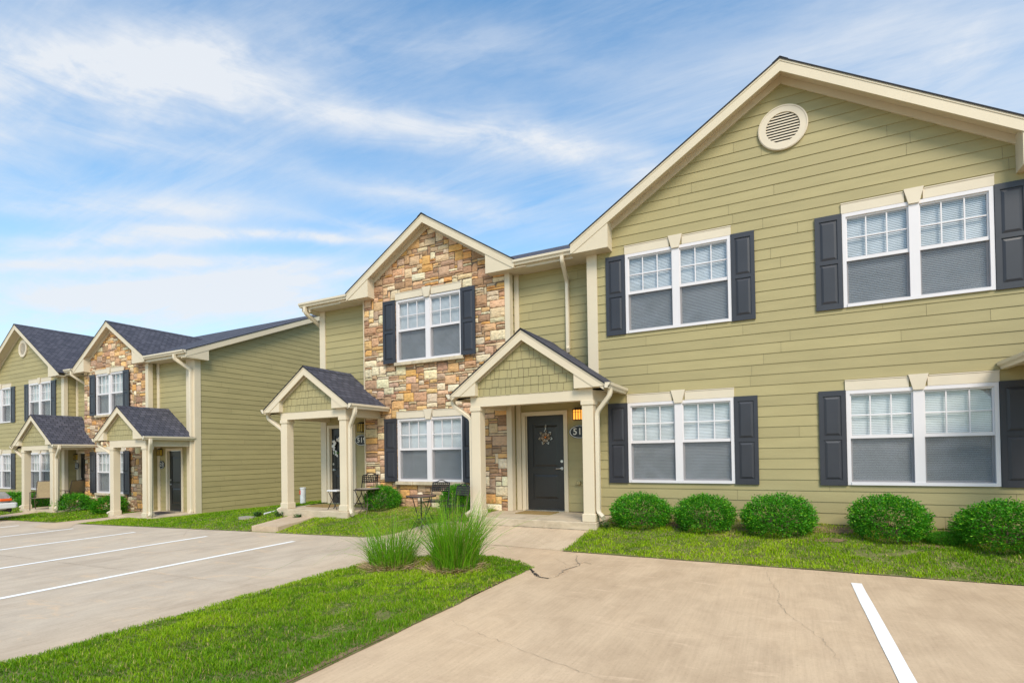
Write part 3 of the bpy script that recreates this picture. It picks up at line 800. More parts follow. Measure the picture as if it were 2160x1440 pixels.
# ------------------------------------------------------------------ the near townhouse (with the big gable)
ZW = -1.24
near = thing('townhouse', (-4, 10, ZW), 'near olive townhouse on the right with a broad gable and a lit porch', 'house', 'olive townhouses with stone bays')
YG, YS, YD = 10.0, 10.18, 10.38
XC = .03
W1x, W2x, Wl, Wu = -2.665, .860, -.585, 2.245
mp = wallmap((0, YG), (1, 0), (0, -1))
gt = 6.384; gs = .632; fdg = .20
conv = [(-3.40, ZW), (3.46, ZW), (3.46, 3.95), (3.30, gt-.1-gs*3.25), (XC, gt-.1), (-3.24, gt-.1-gs*3.25), (-3.40, 3.95)]
hs = [hole(x, z) for x in (W1x, W2x) for z in (Wl, Wu)]
siding('gable_wall', near, mp, conv, hs, seed=11, z0=ZW+.02)
for x in (W1x, W2x):
    for z in (Wl, Wu): window_set(near, x, YG, z)
board(near, -3.405, -3.225, YG-.036, YG+.004, ZW+.03, 3.875); board(near, 3.285, 3.465, YG-.036, YG+.004, ZW+.03, 3.875)
board(near, -3.430, -3.4055, YG-.036, YG+.09, ZW+.03, 3.875); board(near, 3.4655, 3.49, YG-.036, YG+.09, ZW+.03, 3.875)
for s, xx in ((-1, -3.40), (1, 3.46)):                   # short returns of the projecting gable block
    m2 = wallmap((xx, YG), (0, 1), (s, 0))
    siding('return_wall', near, m2, [(0, ZW), (.38, ZW), (.38, 3.9), (0, 3.9)], seed=3, joints=None)
gable_roof(near, XC, 3.70, gt, gs, 9.70, YG, 15.6, 2.95, 3.866, fdg)
gable_vent(near, XC+.02, YG-.012, 5.385)
# stone bay
SXL, SXR = -9.37, -5.36; SC = -7.37
mp = wallmap((0, YS), (1, 0), (0, -1))
sx = -8.32; sWl, sWu = -.625, 2.23
st, ss = 5.55, .628
conv = [(SXL, ZW-.02), (SXR, ZW-.02), (SXR, 3.95), (SC+1.75, st-.1-ss*1.75), (SC, st-.1), (SC-1.75, st-.1-ss*1.75), (SXL, 3.95)]
hs = [hole(sx, z) for z in (sWl, sWu)]
hst = [(h[0]-.37, h[1]+.37, h[2]-.01, h[3]+.03) for h in hs]
hst = [(sx+.01, sx+WW-.01, z+.01, z+WH+.14) for z in (sWl, sWu)]
stonework('stone_wall', near, mp, conv, hst, seed=21)
for z in (sWl, sWu): window_set(near, sx, YS-.045, z, stone=True)
board(near, SXR+.004, SXR+.105, YS-.050, YS+.02, ZW+.01, 3.94)
board(near, SXR+.1055, SXR+.125, YS-.050, YS+.10, ZW+.01, 3.94)
board(near, SXL-.022, SXL-.003, YS-.052, YS+.1, ZW+.01, 3.94, 'edge_strip')
for s, xx in ((-1, SXL), (1, SXR+.10)):
    m2 = wallmap((xx, YS), (0, 1), (s, 0))
    siding('return_wall', near, m2, [(0, ZW), (.20, ZW), (.20, 3.95), (0, 3.95)], seed=3, joints=None)
gable_roof(near, SC, 2.36, st, ss, 9.90, YS-.03, 13.6, 1.665, 3.89, .19)
# recessed entry walls
def entry_wall(parent, x0, x1, y, zw, zt, doorx, dz0, dz1, seed):
    m_ = wallmap((0, y), (1, 0), (0, -1))
    siding('entry_wall', parent, m_, [(x0, zw), (x1, zw), (x1, zt), (x0, zt)], [(doorx[0]-.02, doorx[1]+.02, dz0-.05, dz1+.02)], seed=seed, z0=zw+.02)
entry_wall(near, SXR+.1, -3.40, YD, ZW, 3.95, (-5.02, -4.13), -1.235, .80, 5)
entry_wall(near, -11.11, SXL, YD, ZW, 3.95, (-10.83, -9.99), -1.255, .735, 6)
entry_wall(near, 3.46, 5.62, YD, ZW, 3.95, (4.19, 5.08), -1.235, .80, 7)
board(near, -5.235, -5.125, YD-.036, YD+.002, ZW+.01, 3.94)
board(near, -11.115, -10.945, YD-.036, YD+.004, ZW+.01, 3.94)
board(near, -11.140, -11.1155, YD-.036, YD+.12, ZW+.01, 3.94)
board(near, 5.45, 5.62, YD-.036, YD+.004, ZW+.01, 3.94)
# house ends and back
zE, sM, yR, yBk = 4.045, .435, 16.5, 23.0
main_roof(near, -11.40, 6.0, 9.99, zE, yR, sM, yBk, [(-11.40, SC-1.9, 9.99), (SC-1.9, SC+1.9, 10.45), (SC+1.9, -3.25, 9.99), (-3.25, 3.31, 10.45), (3.31, 6.0, 9.99)])
def side_wall(parent, xw, s, y0, yr, yb, zw, ze, ye, sl, seed):
    zr = ze+sl*(yr-ye)-.1
    mm = wallmap((xw, 0), (0, 1), (s, 0))
    conv = [(y0, zw), (yb-.4, zw), (yb-.4, zr-sl*(yb-.4-yr)), (yr, zr), (y0, zr-sl*(yr-y0))]
    siding('side_wall', parent, mm, conv, seed=seed, z0=zw+.02)
side_wall(near, -11.11, -1, YD, yR, yBk, -1.5, zE, 9.99, sM, 8)
side_wall(near, 5.62, 1, YD, yR, yBk, ZW, zE, 9.99, sM, 9)
b = MB(); b.box(-11.1, 5.6, yBk-.42, yBk-.40, -1.5, zE-.1); b.build('rear_wall', M['siding'], near)
end_rake(near, -1, -11.11, -11.40, 9.99, zE, yR, sM, yBk, 10.75, 3.86)
end_rake(near, 1, 5.62, 5.98, 9.99, zE, yR, sM, yBk, 10.75, 3.86)
def eave(parent, x0, x1, ye, yw, zs, ze):
    e = MB(); e.box(x0, x1, ye, ye+.02, zs, ze-.004); e.box(x0, x1, ye+.02, yw, zs, zs+.012); e.build('eave_soffit', M['trim'], parent)
eave(near, -5.02, -3.66, 9.995, YD, 3.885, zE); eave(near, -11.38, -9.72, 9.995, YD, 3.885, zE); eave(near, 3.75, 5.97, 9.995, YD, 3.885, zE)
for a, b_ in ((SXR+.13, -5.0), (-9.75, SXL-.03)):
    e = MB(); e.box(a-.25, b_+.25, 9.93, YD, 3.895, 3.905); e.build('eave_soffit', M['trim'], near)
for a, b_ in ((-3.70, -3.38), (3.44, 3.76)):
    e = MB(); e.box(a, b_, 9.74, YD, 3.872, 3.884); e.build('eave_soffit', M['trim'], near)
gutter(near, (-5.03, 9.995, zE+.008), (-3.72, 9.995, zE+.008), (0, -1))
gutter(near, (-11.42, 9.995, zE+.008), (-9.72, 9.995, zE+.008), (0, -1))
gutter(near, (3.80, 9.995, zE+.008), (6.0, 9.995, zE+.008), (0, -1))
downspout(near, [(-3.93, 9.93, 3.95), (-3.93, 9.93, 3.85), (-3.985, 10.325, 3.55), (-3.985, 10.325, 2.16), (-3.95, 10.22, 2.10)])
downspout(near, [(-11.22, 9.93, 3.95), (-11.22, 9.93, 3.80), (-11.20, 10.50, 3.50), (-11.20, 10.50, -1.25), (-11.20, 10.35, -1.38)])
# porches
porch(near, -4.35, 1.58, 2.300, .705, 8.85, YD, YS-.02, YG-.01, -5.545, -3.228, -1.235, .925, .19, 1.02, 1.135, (-5.60, -2.98, 8.93, YD), -1.235, 31, (-1, 1), -1.40)
porch(near, -10.07, 1.39, 2.115, .685, 8.85, YD, YD-.02, YS-.05, -11.02, -9.085, -1.262, .905, .19, .865, 1.095, (-11.12, -8.82, 8.93, YD), -1.262, 32, (-1, 1), -1.46)
porch(near, 4.41, 1.58, 2.300, .705, 8.85, YD, YG-.01, YD-.01, 3.083, 5.40, -1.235, .925, .19, 1.02, 1.135, (2.95, 5.75, 8.93, YD), -1.235, 33, (-1, 1), -1.40)
def porch_spout(parent, xg, xp, y, zg, zbot, s):
    """from the porch gutter down the outer face of a post; s = side of the post"""
    downspout(parent, [(xg, y, zg), (xg, y, zg-.14), (xp+s*.045, y+.06, zg-.44), (xp+s*.045, y+.06, zbot+.06), (xp+s*.16, y-.02, zbot-.02)])
porch_spout(near, -2.71, -3.02, 9.00, 1.14, -1.13, 1); porch_spout(near, -5.99, -5.55, 9.02, 1.14, -1.2, -1)
porch_spout(near, -8.62, -8.875, 9.00, 1.11, -1.30, 1); porch_spout(near, -11.52, -11.02, 9.02, 1.11, -1.3, -1)
porch_spout(near, 2.77, 3.083, 9.00, 1.14, -1.13, -1)
make_door(near, -5.02, -4.13, YD, -1.233, .80); make_door(near, -10.83, -9.99, YD, -1.26, .735, 'R')
make_door(near, 4.19, 5.08, YD, -1.233, .80, 'R')
make_lamp(near, -3.80, YD-.012, .775, True); make_lamp(near, -9.68, YD-.012, .72, False); make_lamp(near, 3.87, YD-.012, .775, False)
make_plaque(near, -3.77, YD-.010, .425, '518'); make_plaque(near, -9.695, YD-.010, .40, '519'); make_plaque(near, 3.86, YD-.010, .425, '517')
b = MB(); b.bbox(-3.86, -3.77, YD-.07, YD-.012, -.67, -.59, .012); b.build('outlet_cover', M['siding'], near)
b = MB(); b.bbox(-11.48, -11.14, 10.75, 10.95, -.85, .05, .01); b.build('meter_box', M['vinyl'], near)
b = MB(); b.box(-3.38, 3.44, YG+.01, YG+.1, -1.6, ZW+.018); b.box(SXL+.01, SXR+.08, YS+.01, YS+.1, -1.6, ZW-.0); b.build('footing', M['foundation'], near)

# ------------------------------------------------------------------ the far townhouse (mirrored, a step lower)
ZB = -1.84
far = thing('townhouse', (-22, 10.6, ZB), 'far olive townhouse at the left with a long plain side wall and dark porch roofs', 'house', 'olive townhouses with stone bays')
FG, FS, FD = 10.32, 10.46, 10.70
dZ = -.585
gxc = -28.22; gR = -24.82; gL = -31.62
mp = wallmap((0, FG), (1, 0), (0, -1))
gt2 = 5.64; 
conv = [(gL, ZB), (gR, ZB), (gR, 3.35), (gxc+3.25, gt2-.1-gs*3.25), (gxc, gt2-.1), (gxc-3.25, gt2-.1-gs*3.25), (gL, 3.35)]
fx1, fx2 = -27.70, -31.20
hs = [hole(x, z+dZ) for x in (fx1, fx2) for z in (Wl, Wu)]
siding('gable_wall', far, mp, conv, hs, seed=12, z0=ZB+.02)
for x in (fx1, fx2):
    for z in (Wl, Wu): window_set(far, x, FG, z+dZ, curtain=True)
board(far, gR-.18, gR+.005, FG-.036, FG+.004, ZB+.03, 3.29)
board(far, gR+.0055, gR+.030, FG-.036, FG+.09, ZB+.03, 3.29)
m2 = wallmap((gR, FG), (0, 1), (1, 0)); siding('return_wall', far, m2, [(0, ZB), (.38, ZB), (.38, 3.3), (0, 3.3)], seed=3, joints=None)
gable_roof(far, gxc, 3.62, gt2, gs, 10.02, FG, 15.6, 2.80, 3.25, fdg)
gable_vent(far, gxc+.02, FG-.012, 4.68, .36)
fSL, fSR = -23.60, -19.52; fSC = -21.56
mp = wallmap((0, FS), (1, 0), (0, -1)); st2 = 4.955; fx = -22.66
conv = [(fSL, ZB), (fSR, ZB), (fSR, 3.35), (fSC+1.7, st2-.1-ss*1.7), (fSC, st2-.1), (fSC-1.7, st2-.1-ss*1.7), (fSL, 3.35)]
hst = [(fx+.01, fx+WW-.01, z+dZ+.01, z+dZ+WH+.14) for z in (sWl, sWu)]
stonework('stone_wall', far, mp, conv, hst, seed=22)
for z in (sWl, sWu): window_set(far, fx, FS-.045, z+dZ, stone=True, curtain=True)
board(far, fSR+.004, fSR+.155, FS-.050, FS+.02, ZB+.01, 3.33); board(far, fSR+.1555, fSR+.175, FS-.050, FS+.10, ZB+.01, 3.33)
m2 = wallmap((fSR+.15, FS), (0, 1), (1, 0)); siding('return_wall', far, m2, [(0, ZB), (.25, ZB), (.25, 3.35), (0, 3.35)], seed=3, joints=None)
gable_roof(far, fSC, 2.36, st2, ss, 10.20, FS-.03, 13.9, 1.60, 3.29, .19)
fXR = -17.20
entry_wall(far, fSR+.1, fXR, FD, ZB, 3.36, (-18.73, -17.95), ZB+.07, .27, 15)
entry_wall(far, gR, fSL, FD, ZB, 3.36, (-24.62, -23.85), ZB+.07, .27, 16)
board(far, fXR-.43, fXR+.004, FD-.036, FD+.004, ZB+.01, 3.33); board(far, fXR+.0045, fXR+.028, FD-.036, FD+.17, ZB+.01, 3.33)
board(far, fSR+.22, fSR+.36, FD-.036, FD+.004, ZB+.01, 3.33); board(far, gR+.05, gR+.17, FD-.036, FD+.004, ZB+.01, 3.33)
zE2 = 3.455; yE2 = 10.25; yR2 = 16.9; yB2 = 23.4
main_roof(far, -33.0, -16.93, yE2, zE2, yR2, .425, yB2, [(-33, gR-.15, 10.75), (gR-.15, fSC-1.9, yE2), (fSC-1.9, fSC+1.9, 10.75), (fSC+1.9, -16.93, yE2)])
side_wall(far, fXR, 1, FD, yR2, yB2, ZB-.02, zE2, yE2, .425, 18)
b = MB(); b.box(-32, fXR, yB2-.42, yB2-.40, ZB, zE2-.1); b.build('rear_wall', M['siding'], far)
end_rake(far, 1, fXR, -16.945, yE2, zE2, yR2, .425, yB2, 11.02, 3.235)
eave(far, -19.20, -16.95, yE2+.005, FD, 3.27, zE2); eave(far, gR+.02, fSL-.3, yE2+.005, FD, 3.27, zE2)
gutter(far, (-19.17, yE2+.005, zE2+.008), (-16.93, yE2+.005, zE2+.008), (0, -1)); gutter(far, (gR+.3, yE2+.005, zE2+.008), (fSL-.35, yE2+.005, zE2+.008), (0, -1))
downspout(far, [(-17.45, 10.19, 3.35), (-17.45, 10.19, 3.22), (-17.30, 10.62, 2.90), (-17.30, 10.62, ZB+.12), (-17.22, 10.5, ZB+.03)], (.11, .07))
downspout(far, [(-24.0, 10.19, 3.35), (-24.0, 10.19, 3.22), (-23.9, 10.64, 2.90), (-23.9, 10.64, 1.3)], (.08, .06))
porch(far, -18.66, 1.40, 1.665, .70, 9.12, FD, FS-.02, FD-.01, -19.37, -17.54, ZB+.06, .385, .19, .84, .625, (-19.45, -17.15, 9.22, FD), ZB+.065, 41, (-1, 1), -1.95)
porch(far, -24.40, 1.58, 1.665, .70, 9.12, FD, FG-.02, FS-.03, -25.50, -23.33, ZB+.06, .385, .19, 1.02, .57, (-25.6, -23.0, 9.22, FD), ZB+.065, 42, (-1, 1), -1.95)
porch_spout(far, -17.14, -17.335, 9.28, .62, -1.72, 1); porch_spout(far, -20.10, -19.37, 9.28, .62, -1.72, -1)
porch_spout(far, -22.72, -23.125, 9.28, .55, -1.72, 1); porch_spout(far, -26.05, -25.5, 9.28, .55, -1.72, -1)
make_door(far, -18.73, -17.95, FD, ZB+.07, .27, 'R'); make_door(far, -24.62, -23.85, FD, ZB+.07, .27, 'R')
make_lamp(far, -19.12, FD-.012, .22, False); make_lamp(far, -24.95+.22, FD-.012, .12, False)
make_plaque(far, -19.10, FD-.010, -.20, '521', .20, .17); make_plaque(far, -24.80+.05, FD-.04, -.22, '522', .20, .17)
b = MB(); b.box(gL, gR-.02, FG+.01, FG+.1, -2.2, ZB+.018); b.box(fXR-.1, fXR-.01, FD, yB2-.5, -2.2, ZB+.0); b.build('footing', M['foundation'], far)

# ------------------------------------------------------------------ ground
def g(X, Y):
    zl = -1.53-(.022*(-4.5-X) if X < -4.5 else 0)
    zl = max(zl, -2.15)
    zw = -1.24 if X > -11 else (-1.84 if X < -17 else -1.24-.1*(-11-X))
    s = min(max((Y-7.8)/2.1, 0), 1)
    return zl*(1-s)+zw*s
def sheet(name, poly, dz, m, parent=None, kind='structure', step=.5, rough=0, seed=0, zf=None, grow=0):
    """flat polygon draped on the ground at height dz above it"""
    r = random.Random(seed)
    if grow:
        ar = sum(poly[i][0]*poly[(i+1) % len(poly)][1]-poly[(i+1) % len(poly)][0]*poly[i][1] for i in range(len(poly)))
        q_ = []
        for i in range(len(poly)):
            a, b = poly[i-1], poly[(i+1) % len(poly)]; d = Vector((b[0]-a[0], b[1]-a[1])).normalized()*(1 if ar > 0 else -1)
            q_.append((poly[i][0]+d.y*grow, poly[i][1]-d.x*grow))
        poly = q_
    xs = [p[0] for p in poly]; ys = [p[1] for p in poly]
    pts = []; n = len(poly); edge = []
    for k in range(n):
        a, b = poly[k], poly[(k+1) % n]; L = math.hypot(b[0]-a[0], b[1]-a[1]); q = max(1, int(L/step))
        for j in range(q):
            t = j/q; jx = r.uniform(-rough, rough) if j else 0; jy = r.uniform(-rough, rough) if j else 0
            edge.append((a[0]+(b[0]-a[0])*t+jx, a[1]+(b[1]-a[1])*t+jy))
    pts = [Vector(p) for p in edge]; ne = len(pts)
    x = min(xs)+step/2
    while x < max(xs):
        y = min(ys)+step/2
        while y < max(ys):
            if inside(edge, x, y): pts.append(Vector((x, y)))
            y += step
        x += step
    vv, ee, ff, *_ = delaunay_2d_cdt(pts, [], [list(range(ne))], 1, 1e-4)
    mb = MB(); mb.faces([(v.x, v.y, (zf or g)(v.x, v.y)+dz) for v in vv], [tuple(f) for f in ff])
    o = mb.build(name, m, parent); 
    me = o.data
    if me.polygons and sum(p.normal.z for p in me.polygons) < 0: me.flip_normals()
    if kind: o['kind'] = kind
    return o
def inside(poly, x, y):
    c = False; j = len(poly)-1
    for i in range(len(poly)):
        xi, yi = poly[i]; xj, yj = poly[j]
        if (yi > y) != (yj > y) and x < (xj-xi)*(y-yi)/(yj-yi)+xi: c = not c
        j = i
    return c
gr = MB()                                                # terrain reaching the horizon
xs = [-400, -120, -60, -34, -30, -26, -22, -19, -17, -15.5, -14, -12.5, -11, -9, -7, -4.5, -2, 0, 3, 6, 12, 60, 200, 400]
ys = [-400, -100, -20, 0, 3, 6, 7.8, 8.5, 9.2, 9.9, 12, 16, 24, 60, 200, 400]
V = [(x, y, g(x, y)-.012) for y in ys for x in xs]; nx = len(xs)
gr.faces(V, [(j*nx+i, j*nx+i+1, (j+1)*nx+i+1, (j+1)*nx+i) for j in range(len(ys)-1) for i in range(nx-1)])
go = gr.build('ground', M['turf']); go['kind'] = 'structure'
YL = 7.75
# lot with the island left open, apron joined to the entry walk
island = [(-3.02, -8), (-3.02, 4.2), (-3.06, 6.40), (-3.35, 6.62), (-3.88, 6.85), (-4.5, 6.78), (-5.1, 6.35), (-5.42, 5.6), (-5.34, 4.2), (-5.30, 1.0), (-5.30, -8)]
lot_r = [(-3.02, -8), (40, -8), (40, YL), (-3.10, YL-.05), (-3.06, 6.40), (-3.02, 4.2)]
lot_l = [(-60, -8), (-5.30, -8), (-5.30, 1.0), (-5.34, 4.2), (-5.42, 5.6), (-5.1, 6.35), (-4.5, 6.78), (-3.88, 6.85), (-3.35, 6.62), (-3.06, 6.40), (-3.10, YL-.05), (-3.10, YL), (-7.35, 7.86), (-60, 7.86)]
lr = sheet('parking_lot', lot_r, 0, M['concrete'], step=.8)
ll = sheet('parking_lot', lot_l, 0, M['concrete'], step=.8)
walk = [(-3.10, YL), (-3.04, 8.94), (-5.62, 8.94), (-5.62, 9.15), (-6.10, 9.10), (-6.50, 8.85), (-6.72, 8.45), (-6.80, 8.15), (-7.05, 7.97), (-7.35, 7.86)]
wk = sheet('walkway', walk, .001, M['walk'], step=.4)
wb = sheet('walkway', [(-19.30, 9.3), (-18.35, 9.3), (-18.25, 7.85), (-16.9, 7.1), (-17.3, 6.9), (-18.6, 7.0), (-19.5, 7.6), (-19.45, 7.87)], .006, M['walk'], step=.4)
w2 = sheet('walkway', [(-25.2, 9.3), (-24.0, 9.3), (-23.7, 7.86), (-25.0, 7.86)], .006, M['walk'], step=.4)
st_ = MB()                                               # raised walk slab to the end porch
V = [(-10.72, 7.93, -1.535), (-9.86, 7.93, -1.52), (-9.86, 8.94, -1.415), (-10.72, 8.94, -1.425)]
st_.faces(V+[(x, y, -1.85) for x, y, z in V], [(0,1,2,3), (7,6,5,4), (0,4,5,1), (1,5,6,2), (2,6,7,3), (3,7,4,0)])
so_ = st_.build('walkway', M['walk']); so_['kind'] = 'structure'
# painted lines, parts of the lot
def line(parent, x0, x1, y0, y1, w=.105):
    mb = MB(); n = 12; r = random.Random(int(x0*10))
    L = []; R_ = []
    for k in range(n+1):
        t = k/n; x = x0+(x1-x0)*t; y = y0+(y1-y0)*t
        L.append((x-w/2+r.uniform(-.003, .003), y, g(x, y)+.005)); R_.append((x+w/2+r.uniform(-.003, .003), y, g(x, y)+.005))
    for k in range(n): mb.face([L[k], R_[k], R_[k+1], L[k+1]])
    mb.build('parking_line', M['paint_line'], parent)
line(lr, .67, .675, 7.13, 2.0, .103); line(lr, 3.4, 3.4, 7.13, 2.0, .103)
for xa in (-8.41, -11.08, -13.82, -16.72, -19.80, -22.5): line(ll, xa, xa+.22, 7.12, 1.2, .11)
# cracks
def crack(parent, pts, w, m, dz=.0065, seed=0, jit=.02, name='crack'):
    r = random.Random(seed); P = []
    for a, b in zip(pts[:-1], pts[1:]):
        L = math.hypot(b[0]-a[0], b[1]-a[1]); n = max(2, int(L/.05))
        for j in range(n):
            t = j/n; P.append((a[0]+(b[0]-a[0])*t+r.uniform(-jit, jit), a[1]+(b[1]-a[1])*t+r.uniform(-jit, jit)))
    P.append(pts[-1]); mb = MB()
    W = [w*r.uniform(.25, 1.25)*(.35+.65*math.sin(math.pi*(i+.6)/(len(P)+.2))) for i in range(len(P))]
    for i in range(len(P)-1):
        a, b = P[i], P[i+1]; d = Vector((b[0]-a[0], b[1]-a[1])).normalized(); nrm = Vector((-d.y, d.x))
        q = [(a[0]-nrm.x*W[i]/2, a[1]-nrm.y*W[i]/2), (b[0]-nrm.x*W[i+1]/2, b[1]-nrm.y*W[i+1]/2), (b[0]+nrm.x*W[i+1]/2, b[1]+nrm.y*W[i+1]/2), (a[0]+nrm.x*W[i]/2, a[1]+nrm.y*W[i]/2)]
        mb.face([(x, y, g(x, y)+dz) for x, y in q])
    mb.build(name, m, parent)
crack(lr, [(-3.03, 6.34), (-2.88, 6.14), (-2.76, 5.99), (-2.60, 5.95)], .075, M['crack_deep'], seed=1, jit=.012)
crack(lr, [(-2.62, 5.93), (-2.56, 6.1), (-2.60, 6.45), (-2.52, 6.8), (-2.66, 7.05), (-2.80, 7.45)], .024, M['seam'], seed=2)
crack(lr, [(-2.62, 6.85), (-2.50, 7.0), (-2.40, 6.95)], .016, M['crack'], seed=12)
crack(lr, [(-3.0, 7.1), (-2.85, 6.98), (-2.7, 6.8)], .008, M['seam'], seed=13)
crack(lr, [(-.29, 7.7), (-.22, 7.0), (-.12, 6.4), (-.08, 5.75), (.08, 5.3), (.25, 4.85), (.31, 4.45)], .0042, M['seam'], seed=3)
crack(lr, [(-2.92, 4.17), (-2.5, 3.95), (-2.07, 3.79), (-1.6, 3.62), (-1.24, 3.50), (-.8, 3.35)], .004, M['seam'], seed=4)
crack(ll, [(-7.1, 6.3), (-6.7, 6.6), (-6.4, 7.0)], .008, M['seam'], seed=5)
crack(ll, [(-12.6, 7.6), (-12.0, 7.2), (-11.6, 6.9)], .008, M['seam'], seed=6)
# control joint where walk meets slab and lots
crack(wk, [(-3.10, 7.72), (-4.2, 7.78), (-5.6, 7.84), (-7.3, 7.9)], .010, M['seam'], dz=.007, seed=8, jit=.004, name='control_joint')
crack(wk, [(-3.06, 8.925), (-4.4, 8.93), (-5.5, 8.93)], .03, M['crack'], dz=.006, seed=9, jit=.006, name='control_joint')
crack(ll, [(-5.36, 4.3), (-9, 4.32), (-15, 4.34), (-24, 4.36)], .008, M['seam'], dz=.0075, seed=21, jit=.003, name='control_joint')
rb = MB(); r_ = random.Random(4)                          # crumbs broken off along the main crack
for k in range(60):
    t = r_.random(); x = -2.95+t*.4+r_.gauss(0, .05); y = 6.2-.25*math.sin(t*3)+r_.gauss(0, .06)
    if r_.random() < .5: x = -2.6+r_.gauss(0, .06); y = r_.uniform(6, 7.1)
    s_ = r_.uniform(.004, .013); z = g(x, y)
    rb.bbox(x, x+s_*1.5, y, y+s_, z, z+s_*.8, s_*.2)
rb.build('rubble', M['walk'], lr, kind='stuff')

# ------------------------------------------------------------------ lawns
lawns = {
 'island': [(p[0], p[1]) for p in island],
 'front': [(-3.12, 7.695), (12, 7.735), (12, 9.98), (3.2, 9.98), (-2.96, 9.98), (-2.96, 8.9), (-3.05, 8.9)],
 'bay': [(-9.84, 7.855), (-7.35, 7.85), (-7.05, 7.965), (-6.80, 8.18), (-6.72, 8.48), (-6.50, 8.88), (-6.10, 9.12), (-5.62, 9.2), (-5.62, 10.13), (-8.80, 10.13), (-8.80, 8.92), (-9.84, 8.92)],
 'side': [(-17.15, 10.6), (-17.10, 9.4), (-18.30, 9.35), (-18.20, 7.855), (-10.74, 7.855), (-10.74, 8.92), (-11.14, 8.92), (-11.14, 18), (-17.15, 18)],
 'far': [(-24.0, 9.25), (-23.7, 7.855), (-19.45, 7.855), (-19.35, 9.25), (-19.5, 10.4), (-23, 10.4)],
 'farther': [(-33, 7.855), (-25.0, 7.855), (-25.25, 9.25), (-25.6, 10.25), (-33, 10.25)],
}
def bumps(X, Y): return .012*np.sin(X*7.3+1.1*np.sin(Y*3.1))*np.cos(Y*5.7)+.01*np.sin(X*2.2+Y*1.7)
def gnp(X, Y):
    zl = np.where(X < -4.5, -1.53-.022*(-4.5-X), -1.53)
    zw = np.where(X > -11, -1.24, np.where(X < -17, -1.84, -1.24-.1*(-11-X)))
    s = np.clip((Y-7.8)/2.1, 0, 1); return zl*(1-s)+zw*s
def insidenp(poly, X, Y):
    c = np.zeros(X.shape, bool); j = len(poly)-1
    for i in range(len(poly)):
        xi, yi = poly[i]; xj, yj = poly[j]
        if yi != yj: c ^= ((yi > Y) != (yj > Y)) & (X < (xj-xi)*(Y-yi)/(yj-yi)+xi)
        j = i
    return c
def dist_edge(poly, X, Y):
    d = np.full(X.shape, 9.)
    for i in range(len(poly)):
        a = poly[i]; b = poly[(i+1) % len(poly)]; dx, dy = b[0]-a[0], b[1]-a[1]; L = dx*dx+dy*dy+1e-9
        t = np.clip(((X-a[0])*dx+(Y-a[1])*dy)/L, 0, 1); d = np.minimum(d, np.hypot(X-a[0]-t*dx, Y-a[1]-t*dy))
    return d
def fnoise(X, Y, s, seed):
    rs = np.random.RandomState(seed); o = np.zeros(X.shape)
    for k in range(7):
        a = rs.uniform(0, 6.28); f = s*rs.uniform(.6, 1.8); o += np.sin((X*np.cos(a)+Y*np.sin(a))*f+rs.uniform(0, 6.28)+1.3*np.sin(Y*f*.7+k))
    return o/7
def blades_mesh(name, X, Y, Z, H, Wd, lean, ang, col, m, seg=2, parent=None):
    n = len(X); k = 2*seg+1
    V = np.zeros((n, k, 3), np.float32); px, py = np.cos(ang), np.sin(ang)           # blade faces
    la = ang+np.pi/2+np.random.RandomState(1).uniform(-.5, .5, n); lx, ly = np.cos(la), np.sin(la)
    for s in range(seg):
        t = s/seg; w = Wd*(1-.35*t)/2; off = lean*H*t*t; z = Z+H*t*(1-.25*lean*t)
        for q, sg in ((0, -1), (1, 1)):
            V[:, s*2+q, 0] = X+px*w*sg+lx*off; V[:, s*2+q, 1] = Y+py*w*sg+ly*off; V[:, s*2+q, 2] = z
    V[:, k-1, 0] = X+lx*lean*H; V[:, k-1, 1] = Y+ly*lean*H; V[:, k-1, 2] = Z+H*(1-.25*lean)
    base = np.arange(n)[:, None]*k
    quads = [(s*2, s*2+1, s*2+3, s*2+2) for s in range(seg-1)]
    faces_q = np.concatenate([base+np.array(q)[None, :] for q in quads], 0) if quads else np.zeros((0, 4), int)
    tri = base+np.array((k-3, k-2, k-1))[None, :]
    me = bpy.data.meshes.new(name); nq, ntr = len(faces_q), len(tri)
    me.vertices.add(n*k); me.vertices.foreach_set('co', V.reshape(-1))
    me.loops.add(nq*4+ntr*3); me.polygons.add(nq+ntr)
    me.loops.foreach_set('vertex_index', np.concatenate([faces_q.reshape(-1), tri.reshape(-1)]).astype(np.int32))
    ls = np.concatenate([np.arange(nq)*4, nq*4+np.arange(ntr)*3]).astype(np.int32)
    me.polygons.foreach_set('loop_start', ls)
    me.update(calc_edges=True); me.validate()
    a = me.attributes.new('col', 'FLOAT_COLOR', 'POINT')
    cc = np.ones((n, k, 4), np.float32); cc[:, :, :3] = col[:, None, :]
    a.data.foreach_set('color', cc.reshape(-1)); me.materials.append(m)
    o = bpy.data.objects.new(name, me); link(o, parent); return o
